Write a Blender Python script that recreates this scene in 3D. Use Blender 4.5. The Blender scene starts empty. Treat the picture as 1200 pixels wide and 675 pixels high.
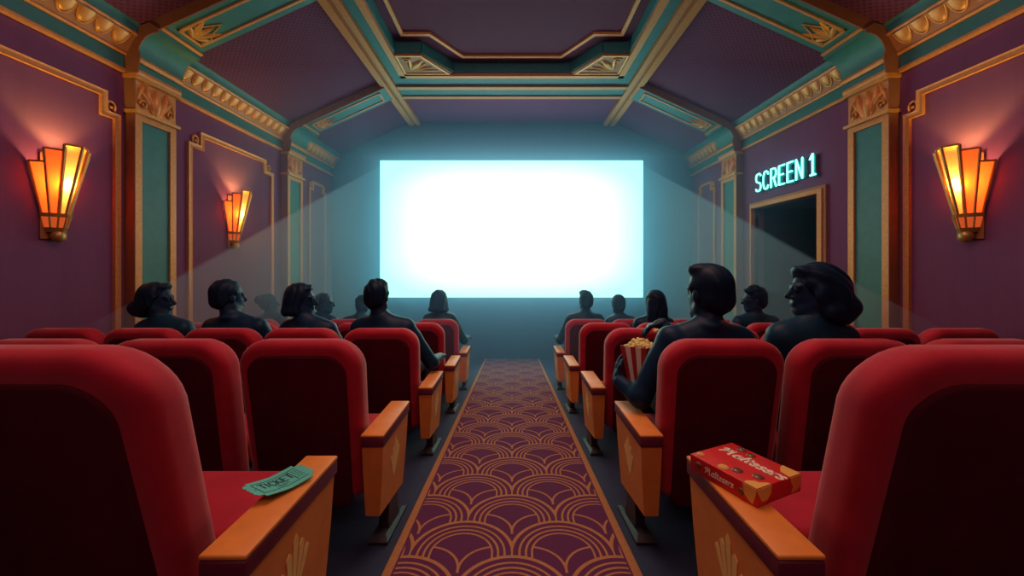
import bpy, bmesh, math, random
import numpy as np
from mathutils import Vector, Matrix

random.seed(7)
R = math.radians
PI = math.pi
col = bpy.context.scene.collection

# ------------------------------------------------------------------ room constants (metres)
F = 454.0                    # focal length in pixels of the 1200 px wide frame
E = 1.793                    # eye height above the floor at the screen wall
W = 3.44                     # half width of the room
DB = 7.4                     # depth of the screen wall
DR = -2.6                    # depth of the rear wall
SL = 0.0943                  # floor rake
def floor_z(y): return SL * (DB - y)
ZS = E + 2.05                # height at which the sloping ceiling leaves the side wall
TA = 0.457                   # slope of that ceiling
XB = 1.95                    # where it meets the flat ceiling
ZC = ZS + TA * (W - XB)      # height of the flat ceiling

# ------------------------------------------------------------------ materials
def mat(name, color, rough=0.6, metal=0.0, var=0.0, scale=30.0, sheen=0.0, emit=None, estr=0.0, spec=0.5, bump=0.0, coat=0.0, sr=.4, stint=(1, 1, 1)):
    m = bpy.data.materials.new(name); m.use_nodes = True
    nt = m.node_tree; b = nt.nodes['Principled BSDF']
    b.inputs['Base Color'].default_value = (*color, 1)
    b.inputs['Roughness'].default_value = rough
    b.inputs['Metallic'].default_value = metal
    b.inputs['Specular IOR Level'].default_value = spec
    if coat: b.inputs['Coat Weight'].default_value = coat
    if sheen:
        b.inputs['Sheen Weight'].default_value = sheen
        b.inputs['Sheen Roughness'].default_value = sr
        b.inputs['Sheen Tint'].default_value = (*stint, 1)
    if emit:
        b.inputs['Emission Color'].default_value = (*emit, 1)
        b.inputs['Emission Strength'].default_value = estr
    if var or bump:
        tc = nt.nodes.new('ShaderNodeTexCoord')
        nz = nt.nodes.new('ShaderNodeTexNoise'); nz.inputs['Scale'].default_value = scale
        nz.inputs['Detail'].default_value = 6
        nt.links.new(tc.outputs['Object'], nz.inputs['Vector'])
    if var:
        mx = nt.nodes.new('ShaderNodeMix'); mx.data_type = 'RGBA'
        mx.inputs[6].default_value = (*[c * (1 - var) for c in color], 1)
        mx.inputs[7].default_value = (*[min(1, c * (1 + var)) for c in color], 1)
        nt.links.new(nz.outputs['Fac'], mx.inputs[0])
        nt.links.new(mx.outputs[2], b.inputs['Base Color'])
    if bump:
        bp = nt.nodes.new('ShaderNodeBump'); bp.inputs['Strength'].default_value = bump
        bp.inputs['Distance'].default_value = 0.01
        nt.links.new(nz.outputs['Fac'], bp.inputs['Height'])
        nt.links.new(bp.outputs['Normal'], b.inputs['Normal'])
    return m

def wall_mat(name, color, streak=0.25):
    m = mat(name, color, rough=0.85)
    nt = m.node_tree; b = nt.nodes['Principled BSDF']
    tc = nt.nodes.new('ShaderNodeTexCoord'); mp = nt.nodes.new('ShaderNodeMapping')
    mp.inputs['Scale'].default_value = (5, 5, 0.6)
    nz = nt.nodes.new('ShaderNodeTexNoise'); nz.inputs['Scale'].default_value = 1.6; nz.inputs['Detail'].default_value = 8
    nz.inputs['Roughness'].default_value = 0.7
    mx = nt.nodes.new('ShaderNodeMix'); mx.data_type = 'RGBA'
    mx.inputs[6].default_value = (*[c * (1 - streak) for c in color], 1)
    mx.inputs[7].default_value = (*[c * (1 + streak) for c in color], 1)
    nt.links.new(tc.outputs['Object'], mp.inputs['Vector']); nt.links.new(mp.outputs['Vector'], nz.inputs['Vector'])
    nt.links.new(nz.outputs['Fac'], mx.inputs[0]); nt.links.new(mx.outputs[2], b.inputs['Base Color'])
    return m

class NT:
    """small math-node builder"""
    def __init__(s, nt): s.nt = nt
    def m(s, op, a, b=None, c=None):
        n = s.nt.nodes.new('ShaderNodeMath'); n.operation = op
        for i, v in enumerate((a, b, c)):
            if v is None: continue
            if isinstance(v, (int, float)): n.inputs[i].default_value = v
            else: s.nt.links.new(v, n.inputs[i])
        return n.outputs[0]
    def add(s, a, b): return s.m('ADD', a, b)
    def sub(s, a, b): return s.m('SUBTRACT', a, b)
    def mul(s, a, b): return s.m('MULTIPLY', a, b)
    def lt(s, a, b): return s.m('LESS_THAN', a, b)
    def gt(s, a, b): return s.m('GREATER_THAN', a, b)
    def ab(s, a): return s.m('ABSOLUTE', a)
    def mx(s, a, b): return s.m('MAXIMUM', a, b)
    def mn(s, a, b): return s.m('MINIMUM', a, b)
    def hyp(s, a, b): return s.m('SQRT', s.add(s.mul(a, a), s.mul(b, b)))

def dot_mat(name, color):
    m = wall_mat(name, color, 0.18)
    nt = m.node_tree; b = nt.nodes['Principled BSDF']
    src = b.inputs['Base Color'].links[0].from_socket
    N = NT(nt); tc = nt.nodes.new('ShaderNodeTexCoord'); sp = nt.nodes.new('ShaderNodeSeparateXYZ')
    nt.links.new(tc.outputs['Object'], sp.inputs[0])
    k = 0.055
    u = N.sub(N.m('MODULO', N.add(N.m('DIVIDE', N.add(sp.outputs[0], sp.outputs[1]), k), 400.0), 1.0), 0.5)
    v = N.sub(N.m('MODULO', N.add(N.m('DIVIDE', N.sub(sp.outputs[0], sp.outputs[1]), k), 400.0), 1.0), 0.5)
    dot = N.lt(N.hyp(u, v), 0.27)
    mx = nt.nodes.new('ShaderNodeMix'); mx.data_type = 'RGBA'
    nt.links.new(dot, mx.inputs[0]); nt.links.new(src, mx.inputs[6])
    mx.inputs[7].default_value = (*[c * 0.45 for c in color], 1)
    nt.links.new(mx.outputs[2], b.inputs['Base Color'])
    return m

def carpet_mat():
    base = (0.115, 0.024, 0.085); gold = (0.50, 0.22, 0.075)
    m = mat('scallop_carpet', base, rough=0.95, spec=0.15)
    nt = m.node_tree; b = nt.nodes['Principled BSDF']; N = NT(nt)
    tc = nt.nodes.new('ShaderNodeTexCoord'); sp = nt.nodes.new('ShaderNodeSeparateXYZ')
    nt.links.new(tc.outputs['Object'], sp.inputs[0])
    X, Y = sp.outputs[0], sp.outputs[1]
    du, dv, RR = 0.44, 0.262, 0.232
    yy = N.m('DIVIDE', N.add(Y, 0.165 + dv * 20), dv)     # row coordinate
    j0 = N.m('FLOOR', yy)
    lines = None; covered = None
    # candidate arches, nearest first: rows j0-1, j0, j0+1 (arch j stands at v=j*dv)
    for k in (-1, 0, 1):
        j = N.add(j0, float(k))
        odd = N.m('MODULO', N.add(j, 100.0), 2.0)
        xs = N.add(N.m('DIVIDE', X, du), N.mul(odd, 0.5))
        uc = N.mul(N.sub(xs, N.m('ROUND', xs)), du)        # offset from arch centre
        v = N.mul(N.sub(yy, j), dv)
        vp = N.mx(v, 0.0)
        d = N.hyp(uc, N.mul(vp, 0.93))
        inside = N.lt(d, RR)
        ln = None
        for r, w in ((0.224, 0.016), (0.188, 0.010), (0.160, 0.010), (0.134, 0.009)):
            t = N.lt(N.ab(N.sub(d, r)), w / 2)
            ln = t if ln is None else N.mx(ln, t)
        # lily lines rising from the joint below the arch
        a = 0.150
        uu = N.ab(uc)
        q = N.lt(N.ab(N.sub(N.hyp(N.sub(uu, a), N.sub(v, -0.105)), a)), 0.0055)
        q = N.mul(q, N.mul(N.lt(uu, 0.145), N.lt(d, 0.134)))
        q = N.mul(q, N.gt(v, -0.12))
        ln = N.mx(ln, q)
        if lines is None:
            lines = N.mul(ln, inside); covered = inside
        else:
            vis = N.mul(N.sub(1.0, covered), inside)
            lines = N.add(lines, N.mul(vis, ln)); covered = N.mx(covered, inside)
    lines = N.mx(lines, N.sub(1.0, covered))
    ax = N.ab(X)
    border = N.gt(ax, 0.482)
    lines = N.mx(lines, border)
    gap = N.mul(N.gt(ax, 0.474), N.lt(ax, 0.482))
    lines = N.mul(lines, N.sub(1.0, gap))
    nz = nt.nodes.new('ShaderNodeTexNoise'); nz.inputs['Scale'].default_value = 120
    nt.links.new(tc.outputs['Object'], nz.inputs['Vector'])
    fac = N.mn(N.mul(lines, N.add(0.45, N.mul(nz.outputs['Fac'], 0.8))), 1.0)
    mx = nt.nodes.new('ShaderNodeMix'); mx.data_type = 'RGBA'
    nt.links.new(fac, mx.inputs[0])
    mx.inputs[6].default_value = (*base, 1); mx.inputs[7].default_value = (*gold, 1)
    nt.links.new(mx.outputs[2], b.inputs['Base Color'])
    return m

def pane_mat(name, c, tr=0.35, e=0.3):
    m = bpy.data.materials.new(name); m.use_nodes = True
    nt = m.node_tree; nt.nodes.clear()
    out = nt.nodes.new('ShaderNodeOutputMaterial')
    tl = nt.nodes.new('ShaderNodeBsdfTranslucent'); tl.inputs[0].default_value = (*c, 1)
    tp = nt.nodes.new('ShaderNodeBsdfTransparent'); tp.inputs[0].default_value = (*[x ** 0.6 for x in c], 1)
    mx = nt.nodes.new('ShaderNodeMixShader'); mx.inputs[0].default_value = tr
    em = nt.nodes.new('ShaderNodeEmission'); em.inputs[0].default_value = (1.0, 0.22, 0.05, 1); em.inputs[1].default_value = e
    ad = nt.nodes.new('ShaderNodeAddShader')
    nt.links.new(tl.outputs[0], mx.inputs[1]); nt.links.new(tp.outputs[0], mx.inputs[2])
    nt.links.new(mx.outputs[0], ad.inputs[0]); nt.links.new(em.outputs[0], ad.inputs[1])
    nt.links.new(ad.outputs[0], out.inputs[0])
    return m

def screen_mat():
    m = bpy.data.materials.new('lit_screen'); m.use_nodes = True
    nt = m.node_tree; nt.nodes.clear(); N = NT(nt)
    out = nt.nodes.new('ShaderNodeOutputMaterial'); em = nt.nodes.new('ShaderNodeEmission')
    tc = nt.nodes.new('ShaderNodeTexCoord'); sp = nt.nodes.new('ShaderNodeSeparateXYZ')
    nt.links.new(tc.outputs['Object'], sp.inputs[0])
    # screen glow put into the emission colour: white middle, pale cyan rim
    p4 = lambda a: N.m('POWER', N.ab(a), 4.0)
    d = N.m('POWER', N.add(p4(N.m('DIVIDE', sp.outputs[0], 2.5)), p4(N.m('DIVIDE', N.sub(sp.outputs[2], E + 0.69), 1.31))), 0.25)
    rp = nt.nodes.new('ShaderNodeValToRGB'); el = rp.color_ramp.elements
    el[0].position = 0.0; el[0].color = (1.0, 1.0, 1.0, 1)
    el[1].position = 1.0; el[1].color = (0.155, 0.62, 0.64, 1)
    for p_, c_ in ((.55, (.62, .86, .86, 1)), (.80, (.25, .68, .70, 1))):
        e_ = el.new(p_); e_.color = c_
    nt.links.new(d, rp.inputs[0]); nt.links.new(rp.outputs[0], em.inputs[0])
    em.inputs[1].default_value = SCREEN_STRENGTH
    nt.links.new(em.outputs[0], out.inputs[0])
    return m

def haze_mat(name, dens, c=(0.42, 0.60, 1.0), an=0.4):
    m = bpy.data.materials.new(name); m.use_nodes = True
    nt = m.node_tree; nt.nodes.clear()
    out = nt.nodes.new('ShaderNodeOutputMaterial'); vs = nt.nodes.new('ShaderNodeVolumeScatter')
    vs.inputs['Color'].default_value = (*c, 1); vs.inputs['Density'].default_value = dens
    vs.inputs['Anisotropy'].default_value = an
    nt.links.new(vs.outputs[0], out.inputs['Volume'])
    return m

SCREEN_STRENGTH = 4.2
M = dict(
    purple=wall_mat('plum_wall', (0.155, 0.035, 0.122)),
    dots=dot_mat('plum_dotted_ceiling', (0.115, 0.017, 0.078)),
    flatceil=wall_mat('plum_ceiling', (0.13, 0.022, 0.092), 0.2),
    darkceil=wall_mat('deep_plum_ceiling', (0.105, 0.018, 0.062), 0.2),
    teal=mat('teal_paint', (0.026, 0.150, 0.165), 0.55, var=0.25, scale=12),
    gold=mat('old_gold', (0.58, 0.215, 0.068), 0.5, 0.25, var=0.3, scale=40),
    goldb=mat('bright_gold_relief', (0.66, 0.285, 0.09), 0.45, 0.35, var=0.25, scale=30),
    goldd=mat('dull_bronze', (0.33, 0.12, 0.05), 0.55, 0.15, var=0.25, scale=25),
    brown=mat('brown_fascia', (0.22, 0.075, 0.04), 0.7, var=0.2, scale=10),
    frontwall=wall_mat('slate_blue_wall', (0.045, 0.10, 0.16), 0.2),
    floor=mat('navy_floor', (0.012, 0.014, 0.06), 0.75, var=0.3, scale=9),
    carpet=carpet_mat(),
    velvet=mat('red_velvet', (0.47, 0.016, 0.042), 0.75, var=0.25, scale=14, sheen=0.3, spec=0.2, bump=0.15),
    shell=mat('maroon_back_cloth', (0.085, 0.005, 0.016), 0.85, var=0.3, scale=10, spec=0.15),
    wood=mat('orange_wood', (0.80, 0.27, 0.055), 0.42, var=0.22, scale=16, spec=0.4),
    edge=mat('plum_stained_edge', (0.14, 0.012, 0.04), 0.5, var=0.2, scale=16),
    inlay=mat('gold_inlay', (1.0, 0.70, 0.24), 0.4),
    iron=mat('black_iron', (0.035, 0.03, 0.04), 0.5, 0.3),
    neon=mat('cyan_neon', (0.3, 0.9, 0.9), 0.3, emit=(0.13, 1.0, 0.88), estr=4.5),
    neonback=mat('teal_channel', (0.01, 0.12, 0.12), 0.5),
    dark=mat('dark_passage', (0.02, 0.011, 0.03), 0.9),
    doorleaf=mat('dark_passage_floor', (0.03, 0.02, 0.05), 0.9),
    ticket=mat('teal_card', (0.10, 0.56, 0.50), 0.65, var=0.1, scale=60),
    ink=mat('dark_ink', (0.006, 0.05, 0.055), 0.7),
    boxred=mat('red_carton', (0.66, 0.016, 0.018), 0.4, var=0.15, scale=30),
    boxgold=mat('gold_carton_flap', (0.82, 0.47, 0.10), 0.4),
    cream=mat('cream_print', (0.9, 0.82, 0.68), 0.5),
    choc=mat('milk_chocolate', (0.17, 0.05, 0.03), 0.3, coat=0.4),
    honey=mat('honeycomb', (0.72, 0.38, 0.10), 0.7, var=0.2, scale=200),
    popcorn=mat('buttered_popcorn', (0.95, 0.70, 0.28), 0.6, var=0.3, scale=45),
    white=mat('white_card', (0.95, 0.86, 0.78), 0.6),
    stripe=mat('red_stripe_card', (0.52, 0.03, 0.035), 0.6),
    skin=mat('shadowed_skin', (0.007, 0.026, 0.072), 0.42, spec=0.22, sheen=.4, sr=.15, stint=(.5, .82, 1)),  # backlit silhouette put into the skin colour, screen rim into the sheen tint
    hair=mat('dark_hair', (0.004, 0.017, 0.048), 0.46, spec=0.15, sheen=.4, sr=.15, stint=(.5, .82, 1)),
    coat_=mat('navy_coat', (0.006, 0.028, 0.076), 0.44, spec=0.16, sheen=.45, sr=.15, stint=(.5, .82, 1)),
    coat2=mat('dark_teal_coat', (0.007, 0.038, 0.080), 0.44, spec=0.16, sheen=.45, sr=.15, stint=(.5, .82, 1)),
    trousers=mat('dark_trousers', (0.01, 0.013, 0.025), 0.85),
    glasses=mat('dark_glasses_frame', (0.01, 0.01, 0.012), 0.3),
    pane=pane_mat('amber_glass', (1.0, 0.66, 0.30), .35, .35),
    paneo=pane_mat('deep_orange_glass', (0.95, 0.26, 0.06), 0.25, 0.28),
    brass=mat('antique_brass', (0.50, 0.27, 0.08), 0.4, 0.5, var=0.2, scale=40),
)
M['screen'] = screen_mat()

# ------------------------------------------------------------------ mesh building
class MB:
    def __init__(s): s.v = []; s.f = []
    def addv(s, vs): i = len(s.v); s.v.extend(tuple(map(float, p)) for p in vs); return i
    def quadstrip(s, rings, closed=True, caps=True):
        n = len(rings[0]); i0 = len(s.v)
        for r in rings: s.addv(r)
        for k in range(len(rings) - 1):
            a, b = i0 + k * n, i0 + (k + 1) * n
            for i in range(n if closed else n - 1):
                j = (i + 1) % n
                s.f.append((a + i, a + j, b + j, b + i))
        if caps:
            s.f.append(tuple(i0 + i for i in range(n)))
            s.f.append(tuple(i0 + (len(rings) - 1) * n + i for i in reversed(range(n))))
        return s
    def box(s, x0, x1, y0, y1, z0, z1):
        return s.quadstrip([[(x0, y0, z0), (x1, y0, z0), (x1, y1, z0), (x0, y1, z0)],
                            [(x0, y0, z1), (x1, y0, z1), (x1, y1, z1), (x0, y1, z1)]])
    def prism(s, poly, fn0, fn1):
        return s.quadstrip([[fn0(p) for p in poly], [fn1(p) for p in poly]])
    def tube(s, path, r, n=8, flat=1.0, taper=None):
        P = [Vector(p) for p in path]; rings = []
        up = Vector((0, 0, 1)); prev = None
        for i, p in enumerate(P):
            t = (P[min(i + 1, len(P) - 1)] - P[max(i - 1, 0)])
            if t.length < 1e-9: t = Vector((0, 1, 0))
            t.normalize()
            if prev is None:
                a = t.cross(up)
                if a.length < 0.1: a = t.cross(Vector((1, 0, 0)))
            else:
                a = prev - t * prev.dot(t)
            a.normalize(); prev = a; b = t.cross(a)
            rr = r if taper is None else r * taper[i]
            rings.append([p + a * (rr * math.cos(2 * PI * k / n)) + b * (rr * flat * math.sin(2 * PI * k / n)) for k in range(n)])
        return s.quadstrip(rings)
    def lathe(s, prof, c, n=20):
        rings = [[(c[0] + r * math.cos(2 * PI * k / n), c[1] + r * math.sin(2 * PI * k / n), c[2] + z) for k in range(n)] for r, z in prof]
        return s.quadstrip(rings)
    def ball(s, c, r, n=12, m=8):
        if isinstance(r, (int, float)): r = (r, r, r)
        rings = []
        for i in range(m + 1):
            th = PI * (0.04 + 0.92 * i / m)
            rings.append([(c[0] + r[0] * math.sin(th) * math.cos(2 * PI * k / n), c[1] + r[1] * math.sin(th) * math.sin(2 * PI * k / n),
                           c[2] - r[2] * math.cos(th)) for k in range(n)])
        return s.quadstrip(rings)
    def rslab(s, x0, x1, z0, z1, y0, y1, rad, e, seg=6, eseg=4, rtop=None):
        """a slab with rounded outline in xz (corner radius rad, rtop for the top ones), thickness y, edges rounded by e"""
        rtop = rad if rtop is None else rtop
        def outline(i):
            pts = []
            for (cx, cz, a0, rr) in ((x1, z1, 0, rtop), (x0, z1, 90, rtop), (x0, z0, 180, rad), (x1, z0, 270, rad)):
                sx = -1 if cx == x1 else 1; sz = -1 if cz == z1 else 1
                rr2 = max(rr - i, 0.0005)
                ox, oz = cx + sx * (i + rr2), cz + sz * (i + rr2)
                for k in range(seg + 1):
                    a = R(a0 + 90 * k / seg)
                    pts.append((ox + rr2 * math.cos(a), oz + rr2 * math.sin(a)))
            return pts
        rings = []
        for k in range(eseg + 1):
            a = PI / 2 * k / eseg
            i = e * (1 - math.sin(a)); y = y0 + e * (1 - math.cos(a))
            rings.append([(x, y, z) for x, z in outline(i)])
        for k in range(eseg + 1):
            a = PI / 2 * (1 - k / eseg)
            i = e * (1 - math.sin(a)); y = y1 - e * (1 - math.cos(a))
            rings.append([(x, y, z) for x, z in outline(i)])
        return s.quadstrip(rings)
    def warp(s, fn):
        s.v = [tuple(fn(Vector(p))) for p in s.v]; return s
    def data(s, name, material, angle=35):
        me = bpy.data.meshes.new(name)
        me.from_pydata(s.v, [], s.f); me.update()
        bm = bmesh.new(); bm.from_mesh(me)
        bmesh.ops.recalc_face_normals(bm, faces=bm.faces)
        bm.to_mesh(me); bm.free()
        for p in me.polygons: p.use_smooth = True
        me.set_sharp_from_angle(angle=R(angle))
        me.materials.append(material)
        return me
    def build(s, name, material, parent=None, angle=35):
        return link(name, s.data(name, material, angle), parent)

def link(name, data, parent=None):
    o = bpy.data.objects.new(name, data); col.objects.link(o)
    if parent is not None: o.parent = parent
    return o

def empty(name, loc=(0, 0, 0)):
    o = bpy.data.objects.new(name, None); col.objects.link(o); o.location = loc
    o.empty_display_size = 0.1
    return o

def tag(o, label, cat, group=None, kind=None):
    o['label'] = label; o['category'] = cat
    if group: o['group'] = group
    if kind: o['kind'] = kind
    return o

def structure(name, label, cat):
    return tag(empty(name), label, cat, kind='structure')

def catmull(pts, n=6, closed=False):
    P = [np.array(p, float) for p in pts]; out = []
    N = len(P); rng = range(N if closed else N - 1)
    for i in rng:
        p0 = P[(i - 1) % N] if (closed or i > 0) else P[0]
        p1 = P[i]; p2 = P[(i + 1) % N]
        p3 = P[(i + 2) % N] if (closed or i + 2 < N) else P[-1]
        for k in range(n):
            t = k / n
            out.append(0.5 * ((2 * p1) + (-p0 + p2) * t + (2 * p0 - 5 * p1 + 4 * p2 - p3) * t * t + (-p0 + 3 * p1 - 3 * p2 + p3) * t ** 3))
    if not closed: out.append(P[-1])
    return out

def ribbon(mb, pts, w, fn, t0=0.0, t1=1.0):
    """flat stroke of width w with round ends; fn(u, v, t) -> point, t0/t1 the two faces"""
    P = [np.array(p[:2], float) for p in pts]
    L, Rr = [], []
    for i, p in enumerate(P):
        t = P[min(i + 1, len(P) - 1)] - P[max(i - 1, 0)]
        t = t / (np.linalg.norm(t) + 1e-12); nrm = np.array([-t[1], t[0]])
        L.append(p + nrm * w / 2); Rr.append(p - nrm * w / 2)
    ta = P[0] - P[1]; ta /= np.linalg.norm(ta) + 1e-12
    tb = P[-1] - P[-2]; tb /= np.linalg.norm(tb) + 1e-12
    L = [P[0] + (L[0] - P[0]) * 0.7 + ta * w * 0.3] + L + [P[-1] + (L[-1] - P[-1]) * 0.7 + tb * w * 0.3]
    Rr = [P[0] + (Rr[0] - P[0]) * 0.7 + ta * w * 0.3] + Rr + [P[-1] + (Rr[-1] - P[-1]) * 0.7 + tb * w * 0.3]
    rings = [[fn(*l, t0), fn(*r, t0), fn(*r, t1), fn(*l, t1)] for l, r in zip(L, Rr)]
    mb.quadstrip(rings)

def leaf(mb, base, tip, w, o, u, v, n, h=0.012, bend=0.0, seg=8):
    """a raised pointed leaf lying in the plane (o; u, v) with normal n; base/tip in (u, v)"""
    o, u, v, n = map(Vector, (o, u, v, n))
    b = np.array(base, float); t = np.array(tip, float); d = t - b; L = np.linalg.norm(d); d /= L
    s = np.array([-d[1], d[0]]); rings = []
    for k in range(seg + 1):
        q = k / seg
        c = b + d * L * q + s * bend * math.sin(PI * q)
        ww = w * (math.sin(PI * min(0.97, 0.06 + q * 0.94)) ** 0.75)
        pts = []
        for a in (-1, -0.6, 0, 0.6, 1):
            p = c + s * ww * a
            hh = h * (1 - a * a) * (0.4 + 0.6 * math.sin(PI * q)) + 0.0005
            pts.append(o + u * float(p[0]) + v * float(p[1]) + n * hh)
        p = c
        pts.append(o + u * float(p[0]) + v * float(p[1]) - n * 0.002)
        rings.append(pts)
    mb.quadstrip(rings)

# ================================================================== ROOM SHELL
def sx(s, p): return s * (W - p)        # lateral position p metres in from the side wall

mb = MB()
mb.quadstrip([[(-W - .1, DR - .1, floor_z(DR - .1) - .3), (W + .1, DR - .1, floor_z(DR - .1) - .3), (W + .1, DB + .1, -.31), (-W - .1, DB + .1, -.31)],
              [(-W - .1, DR - .1, floor_z(DR - .1)), (W + .1, DR - .1, floor_z(DR - .1)), (W + .1, DB + .1, floor_z(DB + .1)), (-W - .1, DB + .1, floor_z(DB + .1))]])
o = mb.build('floor', M['floor']); tag(o, 'dark navy raked auditorium floor under the seats', 'floor', kind='structure')

mb = MB()
rail = []
mb.quadstrip([[(x, y, floor_z(y) + dz) for x, dz in ((-.52, 0.0), (-.52, .007), (-.51, .012), (.51, .012), (.52, .007), (.52, 0.0))] for y in (DR + .5, DB - .02)])
o = mb.build('aisle_carpet', M['carpet']); tag(o, 'plum runner with gold scallop pattern and gold borders down the aisle', 'carpet')

def wall_slab(name, label, s, holes=None):
    mb = MB(); zt = ZS + 0.02; x0, x1 = sx(s, 0), sx(s, -.12)
    if not holes: mb.box(x0, x1, DR - .1, DB + .1, -.3, zt)
    else:
        y0, y1, ztop = holes
        mb.box(x0, x1, DR - .1, y0, -.3, zt); mb.box(x0, x1, y1, DB + .1, -.3, zt); mb.box(x0, x1, y0, y1, ztop, zt)
    o = mb.build(name, M['purple']); tag(o, label, 'wall', kind='structure'); return o
wall_slab('wall_left', 'plum side wall carrying two lit amber sconces', -1)
DY0, DY1, DZ = 4.30, 5.48, E + 0.80          # doorway in the right wall
wall_slab('wall_right', 'plum side wall with the doorway and neon sign', 1, (DY0, DY1, DZ))

mb = MB()
mb.prism([(-W - .1, -.3), (W + .1, -.3), (W + .1, ZS), (XB, ZC + .02), (-XB, ZC + .02), (-W - .1, ZS)], lambda p: (p[0], DB, p[1]), lambda p: (p[0], DB + .12, p[1]))
o = mb.build('wall_front', M['frontwall']); tag(o, 'slate blue end wall behind the bright screen', 'wall', kind='structure')
mb = MB()
mb.prism([(-W - .1, -.3), (W + .1, -.3), (W + .1, ZS), (XB, ZC + .02), (-XB, ZC + .02), (-W - .1, ZS)], lambda p: (p[0], DR, p[1]), lambda p: (p[0], DR - .12, p[1]))
o = mb.build('wall_rear', M['purple']); tag(o, 'plum rear wall of the auditorium', 'wall', kind='structure')

# ---- ceiling: two dotted slopes, flat field with a stepped tray
ceil = tag(empty('ceiling'), 'plum vaulted ceiling with dotted slopes and stepped tray', 'ceiling', kind='structure')
for s in (-1, 1):
    mb = MB()
    mb.quadstrip([[(sx(s, 0), y, ZS), (s * XB, y, ZC), (s * XB, y, ZC + .1), (sx(s, -.12), y, ZS + .08)] for y in (DR, DB)])
    mb.build('sloped_panel', M['dots'], ceil)
P_ = [(.82, 5.5), (1.17, 4.98), (1.52, 4.98), (1.52, -1.2)]
P_ = [(-x, y) for x, y in reversed(P_)] + P_
P_ = P_ + [(1.17, -1.9), (-1.17, -1.9)] if False else P_
Q_ = [(.67, 5.30), (1.02, 4.79), (1.36, 4.79), (1.36, -1.0)]
Q_ = [(-x, y) for x, y in reversed(Q_)] + Q_
HR = 0.145
mb = MB()      # flat field beyond the tray and beside it
mb.box(-XB - .02, XB + .02, 5.5, DB, ZC, ZC + .3)
mb.box(-XB - .02, XB + .02, DR, -1.2, ZC, ZC + .3)
for s in (-1, 1): mb.box(min(s * 1.52, s * (XB + .02)), max(s * 1.52, s * (XB + .02)), -1.2, 5.5, ZC, ZC + .3)
mb.build('flat_field', M['flatceil'], ceil)
mb = MB(); mb.box(-1.52, 1.52, -1.2, 5.5, ZC + HR, ZC + .3); mb.build('tray_ledge', M['darkceil'], ceil)
mb = MB()
for i in range(len(P_) - 1):           # teal riser round the stepped opening
    (xa, ya), (xb, yb) = P_[i], P_[i + 1]
    d = Vector((xb - xa, yb - ya)); n = Vector((d.y, -d.x)).normalized() * 0.02
    mb.quadstrip([[(xa, ya, ZC - .003), (xb, yb, ZC - .003), (xb + n.x, yb + n.y, ZC - .003), (xa + n.x, ya + n.y, ZC - .003)],
                  [(xa, ya, ZC + HR), (xb, yb, ZC + HR), (xb + n.x, yb + n.y, ZC + HR), (xa + n.x, ya + n.y, ZC + HR)]])
mb.build('tray_riser', M['teal'], ceil)

def flat_line(mb, pts, w, z, h, closed=False):
    """bar of width w along a plan polyline, hanging h below z, mitred"""
    P = [Vector((p[0], p[1])) for p in pts]; L, Rr = [], []
    for i, p in enumerate(P):
        a = (p - P[i - 1]).normalized() if i > 0 else None
        b = (P[i + 1] - p).normalized() if i < len(P) - 1 else None
        if a is None: a = b
        if b is None: b = a
        n = Vector((-(a + b).y, (a + b).x)).normalized(); k = 1 / max(0.4, n.dot(Vector((-a.y, a.x))))
        L.append(p + n * w / 2 * k); Rr.append(p - n * w / 2 * k)
    mb.quadstrip([[(l.x, l.y, z), (r.x, r.y, z), (r.x, r.y, z - h), (l.x, l.y, z - h)] for l, r in zip(L, Rr)])
tr = tag(empty('trim_1'), 'gold and teal stepped tray frame on the ceiling', 'moulding', kind='structure')
mb = MB(); flat_line(mb, P_, .035, ZC + HR, .02); mb.build('step_moulding', M['goldd'], tr)
mb = MB(); flat_line(mb, Q_, .045, ZC + HR, .03); mb.build('inner_moulding', M['gold'], tr)
mb = MB()
mb.box(-1.60, 1.60, 5.5, 5.57, ZC - .045, ZC)
for s in (-1, 1): mb.box(min(s * 1.52, s * 1.60), max(s * 1.52, s * 1.60), -1.2, 5.57, ZC - .045, ZC)
mb.build('frame_moulding', M['gold'], tr)
mb = MB(); mb.box(-1.74, 1.74, 5.57, 5.82, ZC - .02, ZC)
for s in (-1, 1): mb.box(min(s * 1.60, s * 1.74), max(s * 1.60, s * 1.74), -1.2, 5.82, ZC - .0205, ZC)
mb.build('frame_band', M['teal'], tr)
mb = MB(); mb.box(-1.74, 1.74, 5.82, 5.91, ZC - .055, ZC); mb.box(-1.74, 1.74, 6.14, 6.22, ZC - .06, ZC); mb.build('cross_moulding', M['gold'], tr)
mb = MB(); mb.box(-1.74, 1.74, 5.91, 6.14, ZC - .035, ZC); mb.build('cross_band', M['teal'], tr)
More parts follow.
